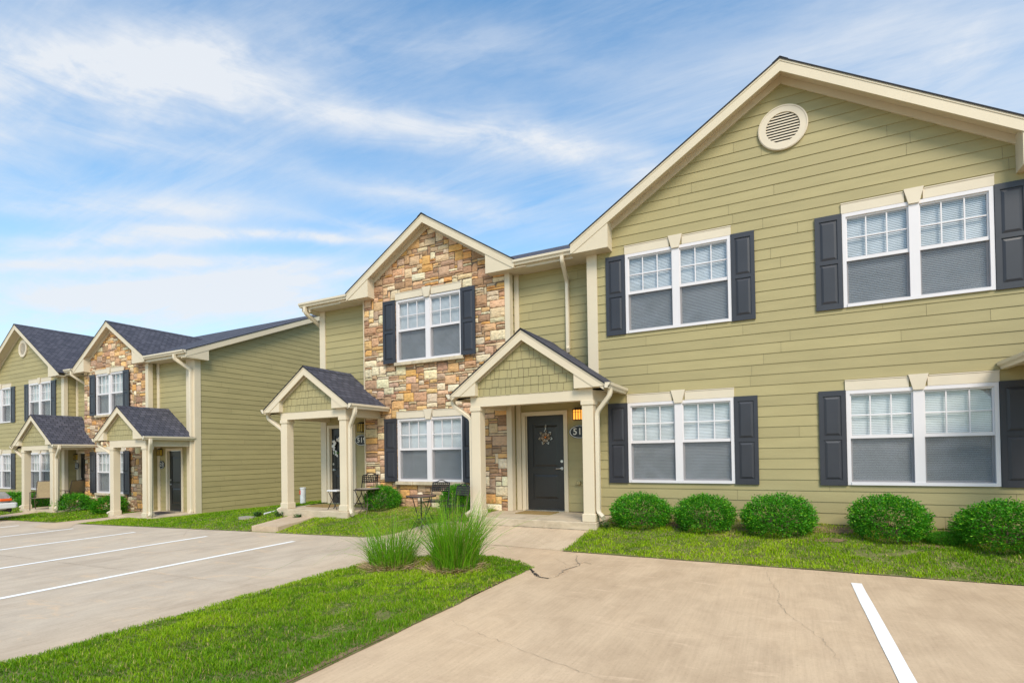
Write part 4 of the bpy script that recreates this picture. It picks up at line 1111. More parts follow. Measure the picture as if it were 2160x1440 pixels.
def lawn(poly, dens, hmul, wmul, seed, dens_fn=None, xr=None):
    rs = np.random.RandomState(seed); P = np.array(poly)
    x0, y0 = P.min(0); x1, y1 = P.max(0)
    if xr: x0, x1, y0, y1 = max(x0, xr[0]), min(x1, xr[1]), max(y0, xr[2]), min(y1, xr[3])
    n = int((x1-x0)*(y1-y0)*dens)
    X = rs.uniform(x0, x1, n); Y = rs.uniform(y0, y1, n)
    # gather blades into small tufts
    k = rs.rand(n) < .65; cx = np.round(X/.055+rs.uniform(-.3, .3, n))*.055; cy = np.round(Y/.06+rs.uniform(-.3, .3, n))*.06
    X = np.where(k, cx+rs.normal(0, .014, n), X); Y = np.where(k, cy+rs.normal(0, .014, n), Y)
    ok = insidenp(poly, X, Y) | ((dist_edge(poly, X, Y) < .05) & (rs.rand(n) < .8))
    bare = fnoise(X, Y, 2.6, 5)+.5*fnoise(X, Y, 9, 6)
    wall = np.clip((Y-9.15)/.5, 0, 1)*(X > -9.5)
    for cx_, cy_, r_x in ((-4.86, 5.72, .34), (-3.95, 5.86, .34)): ok &= (np.hypot((X-cx_)*.8, Y-cy_) > r_x*(.8+.4*rs.rand(n)))
    ok &= ~((bare+wall*.75 > .62) & (rs.rand(n) < .85))
    X, Y = X[ok], Y[ok]; n = len(X); wall = wall[ok]
    de = dist_edge(poly, X, Y); tuft = fnoise(X, Y, 9, 8)+.7*fnoise(X, Y, 22, 9)
    H = (.034+.026*rs.rand(n)+.040*np.clip(tuft, -.6, 1))*hmul; H = np.clip(H, .012, None)*.78
    H *= np.where(de < .05, .75, 1)
    Z = gnp(X, Y)+.012+bumps(X, Y)*.6
    big = fnoise(X, Y, 1.3, 3)+.5*fnoise(X, Y, 4.5, 4)
    A = np.array((.12, .27, .003)); B = np.array((.39, .53, .010)); D = np.array((.55, .47, .15)); E_ = np.array((.04, .125, .004))
    t = np.clip(.42+.75*big+rs.normal(0, .22, n), 0, 1)[:, None]; col = A*(1-t)+B*t
    dk = (tuft < -.25)[:, None]; col = np.where(dk, col*.45+E_*.55, col)
    dry = (rs.rand(n) < (.06+.22*np.clip(big-.15, 0, 1)+.35*wall))[:, None]; col = np.where(dry, D*rs.uniform(.6, 1.1, (n, 1)), col)
    col = col*rs.uniform(.75, 1.25, (n, 1))
    return X, Y, Z, H, (.0042+.003*rs.rand(n))*wmul, rs.uniform(.15, .95, n), rs.uniform(0, 6.28, n), col.astype(np.float32)
def join(parts): return [np.concatenate([p[i] for p in parts]) for i in range(8)]
spec = {'island': [(7500, .95, 1.0, 1, (-6, -3, 1.0, 4.6)), (5200, 1.0, 1.35, 2, (-6, -3, 4.6, 7)), (900, 1, 2, 3, (-6, -3, -1, 1.0))],
        'front': [(3300, .95, 1.7, 4, (-3.2, 5.2, 7, 10)), (300, 1, 4, 14, (5.2, 9, 7, 10))], 'bay': [(2600, .9, 1.9, 5, None)],
        'side': [(1500, .9, 2.6, 6, (-18.5, -10, 7, 12.5)), (350, 1, 5, 16, (-18, -11, 12.5, 18))], 'far': [(700, .9, 4.2, 7, None)], 'farther': [(350, .9, 5, 8, (-28, -24, 7, 11))]}
for k, poly in lawns.items():
    lo = sheet('lawn', poly, .008, M['turf'], step=.35, rough=.016, seed=3, grow=.012)
    prs = [lawn(poly, d, h, w, s, xr=xr) for d, h, w, s, xr in spec[k]]
    X, Y, Z, H, Wd, ln, an, col = join(prs)
    o = blades_mesh('grass', X, Y, Z, H, Wd, ln, an, col, M['grass'])
    tag(o, None, None, None, 'stuff')
    o['label'] = {'island': 'mown bright green grass on the long strip between the two parking areas', 'front': 'mown grass with dry patches below the five round shrubs', 'bay': 'shaded grass in front of the near stone bay', 'side': 'grass between the two townhouses', 'far': 'small lawn before the far stone bay', 'farther': 'lawn beyond the far second porch'}[k]
    o['category'] = 'grass'
# bare soil patches
def patch(cx, cy, rx, ry, seed):
    r = random.Random(seed); return [(cx+rx*math.cos(t*.3927)*r.uniform(.7, 1.15), cy+ry*math.sin(t*.3927)*r.uniform(.7, 1.15)) for t in range(16)]
for i, (cx, cy, rx, ry) in enumerate([(-.9, 9.0, .28, .10), (.45, 9.05, .33, .12), (1.75, 9.0, .25, .09), (2.6, 9.55, .9, .3), (.6, 9.6, .5, .2), (-1.7, 9.5, .3, .2), (-4.45, 5.95, .75, .28)]):
    sheet('bare_soil', patch(cx, cy, rx, ry, i), .020, M['soil'], step=.12)
sheet('bare_soil', [(-3.025, 4.6), (-3.03, 5.0), (-3.04, 5.6), (-3.20, 5.5), (-3.12, 4.9)], .014, M['soil'], step=.12, rough=.01)
sheet('bare_soil', [(-3.015, 2.2), (-3.02, 3.6), (-3.06, 3.5), (-3.09, 2.9), (-3.07, 2.3)], .014, M['soil'], step=.12, rough=.01)

# ------------------------------------------------------------------ plants
def leafy(R, Hh, n_sprig, per, seed, leaf=.026):
    """rounded clipped shrub: short sprigs of small leaves all over a squat dome"""
    r = random.Random(seed); mb = MB()
    rs = lambda a, b: r.uniform(a, b)
    lump = [(rs(0, 6.28), rs(-.2, 1), rs(.03, .10)) for _ in range(22)]
    for s in range(n_sprig):
        th = rs(0, 6.28); u = rs(-.70, 1); 
        ph = math.asin(u)
        d = Vector((math.cos(th)*math.cos(ph), math.sin(th)*math.cos(ph), math.sin(ph)))
        k = 1
        for a, b, c in lump:
            e = Vector((math.cos(a)*math.sqrt(max(0, 1-b*b)), math.sin(a)*math.sqrt(max(0, 1-b*b)), b)); q = max(0, d.dot(e))
            k += (c if c > .06 else -c)*q**24
        depth = rs(.72, 1.0) if r.random() < .45 else rs(.93, 1.05)
        if r.random() < .03: depth += rs(.03, .10)
        p = Vector((d.x*R*k, d.y*R*k, Hh*.47+d.z*Hh*.53*k))
        c0 = Vector((0, 0, Hh*.35)); p = c0+(p-c0)*depth
        if p.z < .015: p.z = rs(.015, .06)
        tw = (d+Vector((rs(-.5, .5), rs(-.5, .5), rs(-.1, .6)))).normalized()
        tone = r.random(); yel = 1 if r.random() < .25 else 0
        for l in range(per):
            q = p+tw*leaf*.75*l*rs(.7, 1.1)+Vector((rs(-1, 1), rs(-1, 1), rs(-1, 1)))*leaf*.55
            a = (tw+Vector((rs(-1, 1), rs(-1, 1), rs(-.6, 1)))).normalized(); b = a.cross(Vector((rs(-1, 1), rs(-1, 1), rs(-1, 1)))).normalized()
            L = leaf*rs(.7, 1.25); w = L*.33
            g0 = (.018, .11, .006); g1 = (.080, .34, .010); g2 = (.26, .50, .02)
            t = min(1, max(0, .15+.55*tone+rs(-.2, .25)+.25*(l/per)))
            c = [g0[i]*(1-t)+g1[i]*t for i in range(3)]
            if yel and l > per*.5: c = [c[i]*.4+g2[i]*.6 for i in range(3)]
            mb.cc = tuple(c)
            mb.face([q, q+a*L*.5+b*w, q+a*L, q+a*L*.5-b*w])
    return mb
def shrub_mesh(R, Hh, ns, per, seed, leaf):
    mb = leafy(R, Hh, ns, per, seed, leaf); me = bpy.data.meshes.new('shrub_foliage')
    me.from_pydata(mb.v, [], mb.f); me.materials.append(M['leaf'])
    a = me.attributes.new('col', 'FLOAT_COLOR', 'FACE')
    a.data.foreach_set('color', np.array([(*c, 1) for c in mb.col], np.float32).reshape(-1)); return me
meshes = [shrub_mesh(.44, .62, 2900, 5, 51, .029), shrub_mesh(.44, .62, 2900, 5, 52, .029), shrub_mesh(.48, .60, 1300, 5, 53, .046)]
st = MB()
for k in range(9):
    a = k*.7; st.tube([(.02*math.cos(a), .02*math.sin(a), -.05), (.10*math.cos(a), .10*math.sin(a), .12), (.26*math.cos(a), .26*math.sin(a), .34)], [.014, .010, .005], 5)
stem_o = None
def shrub(x, y, sx, sy, sz, rot, mi, label, group):
    global stem_o
    t = thing('round_shrub', (x, y, g(x, y)), label, 'shrub', group); t.rotation_euler = (0, 0, rot)
    f = bpy.data.objects.new('foliage', meshes[mi]); link(f, t); f.scale = (sx, sy, sz)
    if stem_o is None:
        st.v = [tuple(Vector(v)+ORG[t.name]) for v in st.v]; stem_o = st.build('stem', M['bark'], t); s_ = stem_o
    else: s_ = stem_o.copy(); C.objects.link(s_); s_.parent = t
    s_.scale = (min(sx, sy)*.9, min(sx, sy)*.9, sz*.9)
FR = 'round clipped shrubs along the near gable wall'
shrub(-2.30, 9.36, 1.02, .92, .80, .3, 0, 'round green shrub nearest the near porch post, left of the row under the lower windows', FR)
shrub(-1.24, 9.34, 1.04, .92, .82, 2.1, 1, 'round green shrub standing under the right half of the first lower window', FR)
shrub(-.12, 9.34, 1.12, .95, .84, 4.0, 0, 'broad green shrub in the middle of the row, between the two lower windows', FR)
shrub(1.30, 9.36, 1.02, .95, .88, 5.2, 1, 'tall domed shrub below the left half of the second lower window', FR)
shrub(2.55, 9.22, 1.32, 1.1, .84, 1.2, 0, 'wide spreading shrub cut off by the right edge of the picture', FR)
shrub(1.90, 9.20, .42, .4, .24, 1.9, 1, 'tiny low sprouting bush between the last two round shrubs', FR)
SR = 'shrubs at the foot of the stone bays'
shrub(-8.52, 9.76, .84, .8, .76, .9, 0, 'dark round shrub between the end porch downspout and the near stone bay', SR)
shrub(-6.40, 9.78, .80, .75, .84, 2.9, 1, 'dark shrub behind the black chairs under the near lower stone bay window', SR)
shrub(-23.15, 9.85, 1.06, .85, .88, .9, 2, 'round shrub in front of the far stone bay, beside the second far porch', SR)
shrub(-20.85, 9.95, 1.20, .85, .82, 2.2, 2, 'shrub half hidden behind the left post of the 521 porch', SR)
shrub(-26.4, 9.95, 1.1, .8, .84, 3.2, 2, 'shrub behind the tan sling chair, under the far gable window', SR)
shrub(-27.75, 9.85, 1.25, .9, .84, 4.2, 2, 'shrub beside the parked silver pickup, at the left edge', SR)

def reeds(x, y, n, L, spread, seed, label, bend=(0, 0)):
    t = thing('ornamental_grass', (x, y, g(x, y)), label, 'grass clump', 'tall ornamental grasses on the island')
    rs = np.random.RandomState(seed); seg = 7; V = []; F = []; COL = []
    for i in range(n):
        a = rs.uniform(0, 6.283); rr = .21*math.sqrt(rs.rand())*(1+.3*spread); bx, by = math.cos(a)*rr, math.sin(a)*rr
        ll_ = L*rs.uniform(.45, 1.08)*(1 if rs.rand() < .8 else .6); out = rs.beta(1.6, 2.2)*spread*(.35+rr*2.6); out *= 1.9 if rs.rand() < .12 else 1
        a2 = a+rs.normal(0, .5); dx, dy = math.cos(a2)*out+bend[0]*rs.rand(), math.sin(a2)*out+bend[1]*rs.rand(); droop = rs.uniform(.1, .9)*out*1.5
        w = rs.uniform(.0022, .0045); pa = rs.uniform(0, 6.28); wx, wy = math.cos(pa)*w, math.sin(pa)*w
        tt = rs.rand(); c = np.array((.07, .24, .006))*(1-tt)+np.array((.24, .46, .02))*tt
        if rs.rand() < .08: c = np.array((.36, .30, .10))
        c = c*rs.uniform(.7, 1.25); b0 = len(V)
        for s in range(seg+1):
            u = s/seg; z = ll_*(u-.5*droop*u*u*u); px = bx+dx*ll_*(u**1.7)*.8; py = by+dy*ll_*(u**1.7)*.8; ww = (1-u**2.2)*.95+.05
            V.append((px-wx*ww, py-wy*ww, max(z, 0.0))); V.append((px+wx*ww, py+wy*ww, max(z, 0.0)))
        for s in range(seg): F.append((b0+2*s, b0+2*s+1, b0+2*s+3, b0+2*s+2)); COL.append((*c, 1))
    me = bpy.data.meshes.new('blades'); me.from_pydata(V, [], F); me.materials.append(M['reed'])
    at = me.attributes.new('col', 'FLOAT_COLOR', 'FACE'); at.data.foreach_set('color', np.array(COL, np.float32).reshape(-1))
    o = bpy.data.objects.new('blades', me); link(o, t)
    d = MB(); r = random.Random(seed)
    for k in range(1100):                                  # last year's dead stubble round the crown
        a = r.uniform(0, 6.28) if k % 3 else r.uniform(3.6, 6.0); rr = r.uniform(.12, .42); L2 = r.uniform(.06, .20); a2 = a+r.uniform(-1.3, 1.3); z0 = r.uniform(.0, .13)*(1-rr/.5)
        p = Vector((x+rr*math.cos(a), y+rr*math.sin(a), g(x, y)+z0)); q = p+Vector((math.cos(a2)*L2*.8, math.sin(a2)*L2*.8, r.uniform(0, .5)*L2))
        w = Vector((-math.sin(a2), math.cos(a2), r.uniform(-.6, .6)))*.0045
        d.face([p-w, p+w, q+w*.4, q-w*.4])
    d.build('dead_blades', M['straw'], t)
reeds(-4.88, 5.78, 760, .84, 1.5, 61, 'shorter, looser clump of tall ornamental grass at the left of the island tip')
reeds(-3.93, 5.92, 1500, 1.04, 1.15, 62, 'taller, denser clump of ornamental grass at the right of the island tip', (.12, 0))
# weeds by the slabs
def weed(x, y, h, n, seed, label):
    r = random.Random(seed); mb = MB(); z = g(x, y)
    for k in range(n):
        a = r.uniform(0, 6.28); L = h*r.uniform(.4, 1); o_ = r.uniform(.05, .35)*L
        px, py = x+r.uniform(-.08, .08), y+r.uniform(-.05, .05)
        p = [(px, py, z), (px+o_*.4*math.cos(a), py+o_*.4*math.sin(a), z+L*.6), (px+o_*math.cos(a), py+o_*math.sin(a), z+L)]
        mb.cc = (.09, .13, .03) if r.random() < .6 else (.20, .13, .06); mb.tube(p, [.003, .002, .001], 4)
        for l in range(4):
            t = r.uniform(.2, 1); c = Vector(p[0]).lerp(Vector(p[2]), t); b = r.uniform(0, 6.28); s_ = r.uniform(.02, .04)
            mb.cc = (.06, .14, .03); mb.face([c, c+Vector((math.cos(b)*s_, math.sin(b)*s_, .01)), c+Vector((math.cos(b+.5)*s_*1.6, math.sin(b+.5)*s_*1.6, .018)), c+Vector((math.cos(b+1)*s_, math.sin(b+1)*s_, 0))])
    return lone(mb, 'weed', M['leaf'], (x, y, z), label, 'weed')
weed(-2.72, 9.45, .42, 16, 1, 'thin straggly weed stalks beside the downspout of the near porch')
weed(-2.86, 9.05, .15, 22, 2, 'low dark weeds at the corner of the near porch slab')
weed(-10.95, 8.84, .16, 34, 3, 'weeds sprouting at the left post base of the end porch')
weed(-10.35, 8.86, .09, 24, 4, 'low weeds where the raised walk meets the end porch slab')
weed(-11.85, 8.95, .13, 60, 5, 'small green plant growing beside the round ground cover')
vc = MB(); vc.disc((-12.02, 8.80), .22, g(-12, 8.8)+.0, g(-12, 8.8)+.05, 20); lone(vc, 'valve_cover', M['foundation'], (-12.02, 8.80, g(-12, 8.8)), 'round grey concrete ground cover in the grass between the houses', 'ground cover')
gp = MB(); z = g(-11.8, 9.1)+.035; gp.tube([(-11.74, 9.04, z), (-11.86, 9.55, z+.03)], .022, 10); lone(gp, 'drain_pipe', M['white_plastic'], (-11.74, 9.04, z-.035), 'short white pipe lying in the grass left of the end porch', 'pipe')

# ------------------------------------------------------------------ things in the yard and on the porches
mk = thing('utility_post', (-13.45, 11.75, g(-13.45, 11.75)), 'white upright marker post with a red tag beside the far house side wall', 'marker post')
pm = MB(); z = g(-13.45, 11.75); pm.tube([(-13.45, 11.75, z-.05), (-13.45, 11.75, z+.50)], .085, 18); pm.tube([(-13.45, 11.75, z+.50), (-13.45, 11.75, z+.525)], [.096, .09], 18); pm.build('tube', M['white_plastic'], mk, True)
pm = MB(); pm.bbox(-13.505, -13.455, 11.655, 11.668, z+.31, z+.44, .004); pm.build('tag', M['red'], mk)

def mat_rug(x0, x1, y0, y1, z, m, label):
    b = MB(); b.bbox(x0, x1, y0, y1, z, z+.014, .004)
    return lone(b, 'doormat', M[m], ((x0+x1)/2, (y0+y1)/2, z), label, 'doormat', 'doormats')
mat_rug(-4.98, -4.20, 9.72, 10.20, -1.234, 'mat_tan', 'tan doormat lying before the near black door')
mat_rug(-10.85, -10.05, 9.55, 10.1, -1.261, 'mat_tan', 'patterned tan mat on the slab of the end porch')
mat_rug(-18.75, -17.9, 9.9, 10.45, ZB+.066, 'mat_dark', 'dark doormat before the 521 door')

# star shaped tin wreath
wr = thing('door_wreath', (-4.565, YD+.035, .335), 'star shaped tin flower wreath with an orange centre hanging on the near black door', 'wreath')
for k in range(7):
    a = math.pi/2+k*2*math.pi/7; mbp = MB(); d = Vector((math.cos(a), math.sin(a))); n_ = Vector((-d.y, d.x)); y = YD+.020
    P = lambda r_, o_, yy=0: (-4.565+d.x*r_+n_.x*o_, y+yy, .335+d.y*r_+n_.y*o_)
    for r0, r1, w_, o_ in ((.02, .125, .030, 0), (.03, .10, .022, .035)):
        mbp.faces([P(r0, o_, -.004), P((r0+r1)/2, o_+w_, -.001), P(r1, o_*1.6, -.012), P((r0+r1)/2, o_-w_, -.001), P((r0+r1)/2, o_, -.018)], [(0,1,4), (1,2,4), (2,3,4), (3,0,4)])
    mbp.build('petal', M['tin'], wr)
    mbp = MB()
    for s in (-1, 1): mbp.tube([P(.118, s*.030), P(.165, 0)], .0065, 5)
    mbp.build('petal_tip', M['steel'], wr)
mbp = MB(); mbp.tube([(-4.565, YD+.028, .335), (-4.565, YD+.0, .335)], [.022, .016], 12); mbp.build('flower_centre', M['orange'], wr)
mbp = MB(); mbp.tube([(-4.563, YD+.035, .60), (-4.563, YD+.025, .50)], .014, 6); mbp.tube([(-4.563, YD+.03, .58), (-4.563, YD+.015, .565), (-4.563, YD+.03, .545)], .016, 6); mbp.build('hanging_hook', M['steel'], wr)
# silk flower wreath on the end door
fw = thing('door_wreath', (-10.55, YD+.03, .24), 'round wreath of white silk flowers on the end porch door', 'wreath')
r = random.Random(9); fl = MB(); lf = MB()
for k in range(46):
    a = r.uniform(0, 6.28); rr = .17+r.uniform(-.04, .05); c = Vector((-10.55+rr*math.cos(a), YD+.02, .24+rr*1.15*math.sin(a)))
    tgt = lf if (math.pi*1.1 < a < math.pi*1.75 and r.random() < .75) else fl
    for q in range(5):
        b = q*1.257+a; s_ = r.uniform(.028, .042)
        tgt.face([c+Vector((0, -.03, 0)), c+Vector((math.cos(b)*s_, -.012, math.sin(b)*s_)), c+Vector((math.cos(b+.6)*s_*1.2, -.02, math.sin(b+.6)*s_*1.2)), c+Vector((math.cos(b+1.2)*s_, -.008, math.sin(b+1.2)*s_))])
rg = MB(); rg.tube([(-10.55+.17*math.cos(t*.3142), YD+.025, .24+.19*math.sin(t*.3142)) for t in range(21)], .016, 6, cap=False)
rg.build('wreath_ring', M['bark'], fw); fl.build('flowers', M['petal'], fw); lf.build('leaves', M['leafgreen'], fw)

def bistro_chair(x, y, z, rot, label, m='black_metal', name='bistro_chair', group='black lattice chairs in front of the near stone bay'):
    t = thing(name, (0, 0, 0), label, 'chair', group); W, D, Hs, Hb = .40, .38, .44, .83
    s = MB()
    for k in range(8): xx = -W/2+.01+(W-.02)*k/7; s.box(xx-.006, xx+.006, -D/2, D/2, Hs-.004, Hs)
    for k in range(7): yy = -D/2+.01+(D-.02)*k/6; s.box(-W/2, W/2, yy-.006, yy+.006, Hs-.008, Hs-.0045)
    s.tube([(-W/2, -D/2, Hs-.004), (W/2, -D/2, Hs-.004), (W/2, D/2, Hs-.004), (-W/2, D/2, Hs-.004), (-W/2, -D/2, Hs-.004)], .009, 6)
    s.build('seat', M[m], t)
    b = MB(); yb = lambda zz: D/2+.10*(zz-Hs)/(Hb-Hs)
    z0 = Hs+.19
    for k in range(9): xx = -W/2+.012+(W-.024)*k/8; b.tube([(xx, yb(z0), z0), (xx, yb(Hb-.03), Hb-.03)], .0115, 4)
    for k in range(5): zz = z0+(Hb-.03-z0)*k/4; b.tube([(-W/2, yb(zz), zz), (W/2, yb(zz), zz)], .0115, 4)
    b.tube([(-W/2, yb(Hb-.03), Hb-.03), (-W/4, yb(Hb), Hb-.01), (-W/8, yb(Hb), Hb+.015), (0, yb(Hb), Hb+.025), (W/8, yb(Hb), Hb+.015), (W/4, yb(Hb), Hb-.01), (W/2, yb(Hb-.03), Hb-.03)], .010, 6)
    b.build('backrest', M[m], t)
    for sx_ in (-1, 1):
        l = MB(); l.tube([(sx_*W/2, yb(Hb-.03), Hb-.03), (sx_*W/2, D/2+.01, Hs), (sx_*(W/2-.01), D/2-.02, Hs-.1), (sx_*(W/2), -D/2-.02, 0)], .010, 6); l.build('leg', M[m], t)
        l = MB(); l.tube([(sx_*(W/2-.02), -D/2+.02, Hs), (sx_*(W/2-.02), D/2+.06, 0)], .010, 6); l.build('leg', M[m], t)
    l = MB(); l.tube([(-W/2, D/2-.0, .12), (W/2, D/2-.0, .12)], .007, 6); l.tube([(-W/2, -D/2+.03, .12), (W/2, -D/2+.03, .12)], .007, 6); l.build('stretcher', M[m], t)
    t.location = (x, y, z); t.rotation_euler = (0, 0, rot); return t
bistro_chair(-6.42, 8.95, g(-6.42, 8.95), .12, 'black lattice metal chair directly behind the round brown table')
bistro_chair(-5.78, 8.62, g(-5.8, 8.6)+.003, -.35, 'black lattice metal chair right of the table, beside the near porch post')
def bistro_table(x, y, z, R, H, m, label, group=None, mm='black_metal'):
    t = thing('bistro_table', (x, y, z), label, 'table', group)
    p = MB(); p.disc((x, y), R, z+H-.012, z+H, 40); p.build('table_top', M[m], t)
    p = MB(); p.tube([(x+R*math.cos(k*.1571), y+R*math.sin(k*.1571), z+H-.008) for k in range(41)], .013, 6, cap=False); p.build('rim', M[mm], t)
    for k in range(4):
        a = .6+k*math.pi/2; c, s_ = math.cos(a), math.sin(a); l = MB()
        l.tube([(x+.6*R*c, y+.6*R*s_, z+H-.02), (x+.25*R*c, y+.25*R*s_, z+H*.45), (x+.35*R*c, y+.35*R*s_, z+H*.25), (x+.85*R*c, y+.85*R*s_, z)], .009, 6); l.build('leg', M[mm], t)
    l = MB(); l.tube([(x+.28*R*math.cos(k*.3142), y+.28*R*math.sin(k*.3142), z+H*.36) for k in range(21)], .007, 6, cap=False); l.build('ring', M[mm], t)
bistro_table(-6.28, 8.30, g(-6.28, 8.3)+.003, .28, .70, 'wood_top', 'small round brown topped table with black wire legs before the near stone bay')
# end porch: folding chair, white stool-top table
bistro_chair(-9.05, 9.75, -1.262, -1.9, 'black folding chair behind the downspout of the end porch', group=None, name='folding_chair')
bistro_table(-8.62, 9.38, g(-8.62, 9.38), .27, .58, 'foundation', 'grey round table between the end porch downspout and the dark shrub', None, 'sling_frame')
t = thing('folding_stool', (-9.55, 9.30, -1.262), 'white topped stool with crossed black legs behind the right post of the end porch', 'stool')
b = MB(); b.bbox(-9.72, -9.40, 9.18, 9.42, -.835, -.80, .01); b.build('seat', M['white_plastic'], t)
for s in (-1, 1):
    for yy in (9.21, 9.39):
        b = MB(); b.tube([(-9.56-s*.13, yy, -.835), (-9.56+s*.15, yy, -1.26)], .009, 6); b.build('leg', M['black_metal'], t)
# sling chairs on the far porch
def sling_chair(x, y, z, rot, label):
    t = thing('sling_chair', (0, 0, 0), label, 'chair', 'tan sling chairs on the far second porch'); W = .56
    def strip(pts, name):
        s = MB()
        for (a, b) in zip(pts[:-1], pts[1:]): s.faces([(-W/2+.02, a[0], a[1]), (W/2-.02, a[0], a[1]), (W/2-.02, b[0], b[1]), (-W/2+.02, b[0], b[1]), (-W/2+.02, a[0], a[1]-.012), (W/2-.02, a[0], a[1]-.012), (W/2-.02, b[0]+.01, b[1]-.008), (-W/2+.02, b[0]+.01, b[1]-.008)], [(0,1,2,3), (7,6,5,4), (0,3,7,4), (1,2,6,5)])
        s.build(name, M['sling'], t)
    strip([(-.25, .43), (-.05, .405), (.18, .41)], 'seat'); strip([(.18, .41), (.28, .60), (.40, 1.0)], 'backrest')
    for s in (-1, 1):
        f = MB(); xx = s*W/2; f.tube([(xx, -.25, .43), (xx, .18, .41), (xx, .28, .60), (xx, .41, 1.02)], .014, 6); f.build('side_frame', M['sling_frame'], t)
        f = MB(); f.tube([(xx+s*.02, .30, .64), (xx+s*.03, .05, .66), (xx+s*.03, -.24, .64), (xx+s*.02, -.29, .60)], .016, 6); f.build('armrest', M['sling_frame'], t)
        f = MB(); f.tube([(xx+s*.02, -.28, .62), (xx+s*.02, -.30, 0)], .014, 6); f.build('leg', M['sling_frame'], t)
        f = MB(); f.tube([(xx+s*.02, .10, .64), (xx+s*.02, .30, 0)], .014, 6); f.build('leg', M['sling_frame'], t)
    f = MB(); f.tube([(-W/2, .41, 1.02), (W/2, .41, 1.02)], .014, 6); f.tube([(-W/2, -.25, .43), (W/2, -.25, .43)], .014, 6); f.build('crossbar', M['sling_frame'], t)
    t.location = (x, y, z); t.rotation_euler = (0, 0, rot)
sling_chair(-24.20, 9.40, ZB+.066, .95, 'tan sling chair facing out between the two posts of the far second porch')
sling_chair(-24.05, 10.2, ZB+.066, -1.35, 'tan sling chair turned sideways behind the right post of the far second porch')

# ------------------------------------------------------------------ parked pickup, nose to the lawn
def pickup(x, y, z):
    t = thing('pickup_truck', (0, 0, 0), 'silver pickup parked nose in at the left edge, only its front corner showing', 'pickup truck')
    def loft(secs, name, m, smooth=True):
        """secs: list of (y, [(x, z)...]) half profiles from bottom to top, mirrored"""
        b = MB(); rings = []
        for yy, pr in secs: rings.append([(xx, yy, zz) for xx, zz in pr]+[(-xx, yy, zz) for xx, zz in reversed(pr)])
        n = len(rings[0]); v = sum(rings, [])
        fs = [(i*n+k, i*n+(k+1) % n, (i+1)*n+(k+1) % n, (i+1)*n+k) for i in range(len(rings)-1) for k in range(n)]
        fs += [tuple(range(n)), tuple(range(len(v)-1, len(v)-n-1, -1))]; b.faces(v, fs); return b.build(name, m, t, smooth)
    body = lambda w, lo, mid, hi, tp: [(w*.93, lo), (w, lo+.12), (w, mid), (w*.97, hi), (w*.86, tp)]
    loft([(0, body(.80, .45, .62, .80, .86)), (-.12, body(.90, .38, .66, .88, .95)), (-.5, body(.93, .36, .70, .93, 1.00)), (-1.35, body(.94, .34, .72, .98, 1.06)), (-3.0, body(.94, .34, .72, .99, 1.06)), (-3.15, body(.94, .36, .72, 1.0, 1.08)), (-5.0, body(.94, .42, .74, 1.0, 1.08)), (-5.15, body(.92, .45, .74, .98, 1.05))], 'body', M['car_paint'])
    cab = lambda w1, w2, lo, hi: [(w1, lo), (w1*.99, lo+.05), ((w1+w2)/2, (lo+hi)/2), (w2, hi-.05), (w2*.8, hi)]
    loft([(-1.30, cab(.86, .84, 1.0, 1.10)), (-1.75, cab(.88, .74, 1.02, 1.42)), (-2.05, cab(.88, .72, 1.02, 1.58)), (-2.75, cab(.88, .72, 1.02, 1.60)), (-3.02, cab(.88, .74, 1.02, 1.55)), (-3.10, cab(.86, .80, 1.0, 1.12))], 'cab', M['car_paint'])
    b = MB()
    for s in (-1, 1):
        b.faces([(s*.885, -1.62, 1.10), (s*.885, -2.90, 1.10), (s*.765, -2.85, 1.50), (s*.765, -2.02, 1.50)], [(0,1,2,3)])
    b.faces([(-.80, -1.36, 1.11), (.80, -1.36, 1.11), (.68, -1.98, 1.54), (-.68, -1.98, 1.54)], [(0,1,2,3)])
    b.build('window', M['car_glass'], t)
    b = MB(); b.bbox(-.95, .95, -.10, .14, .42, .60, .03); b.bbox(-.97, -.86, -.45, .10, .42, .60, .02); b.bbox(.86, .97, -.45, .10, .42, .60, .02); b.build('bumper', M['car_white'], t)
    b = MB(); b.bbox(-.85, .85, -.05, .03, .30, .44, .02); b.build('valance', M['car_dark'], t)
    b = MB(); b.bbox(-.55, .55, -.02, .03, .62, .80, .01); b.build('grille', M['car_dark'], t)
    for s in (-1, 1):
        x0, x1 = sorted((s*.57, s*.86)); b = MB(); b.bbox(x0, x1, -.05, .03, .64, .80, .015); b.build('headlight', M['chrome'], t)
        x0, x1 = sorted((s*.84, s*.955)); b = MB(); b.bbox(x0, x1, -.30, .0, .66, .74, .015); b.build('turn_signal', M['amber'], t)
        x0, x1 = sorted((s*.78, s*.88)); b = MB(); b.bbox(x0, x1, .135, .15, .46, .54, .008); b.build('fog_lamp', M['chrome'], t)
        for yy in (-.95, -4.15):
            w = MB(); w.tube([(s*.70, yy, .36), (s*.73, yy, .36), (s*.93, yy, .36), (s*.955, yy, .36)], [.33, .36, .36, .33], 28); wo = w.build('wheel', M['car_dark'], t)
            w = MB(); w.tube([(s*.93, yy, .36), (s*.965, yy, .36)], [.22, .19], 20); w.build('rim', M['chrome'], wo)
        x0, x1 = sorted((s*.93, s*1.12)); b = MB(); b.bbox(x0, x1, -1.85, -1.75, 1.10, 1.28, .02); b.build('side_mirror', M['car_dark'], t)
        x0, x1 = sorted((s*.80, s*.93)); b = MB(); b.bbox(x0, x1, -5.17, -5.10, .72, 1.0, .01); b.build('taillight', M['red'], t)
    t.location = (x, y, z); return t
pickup(-23.27, 7.86, g(-23, 7))

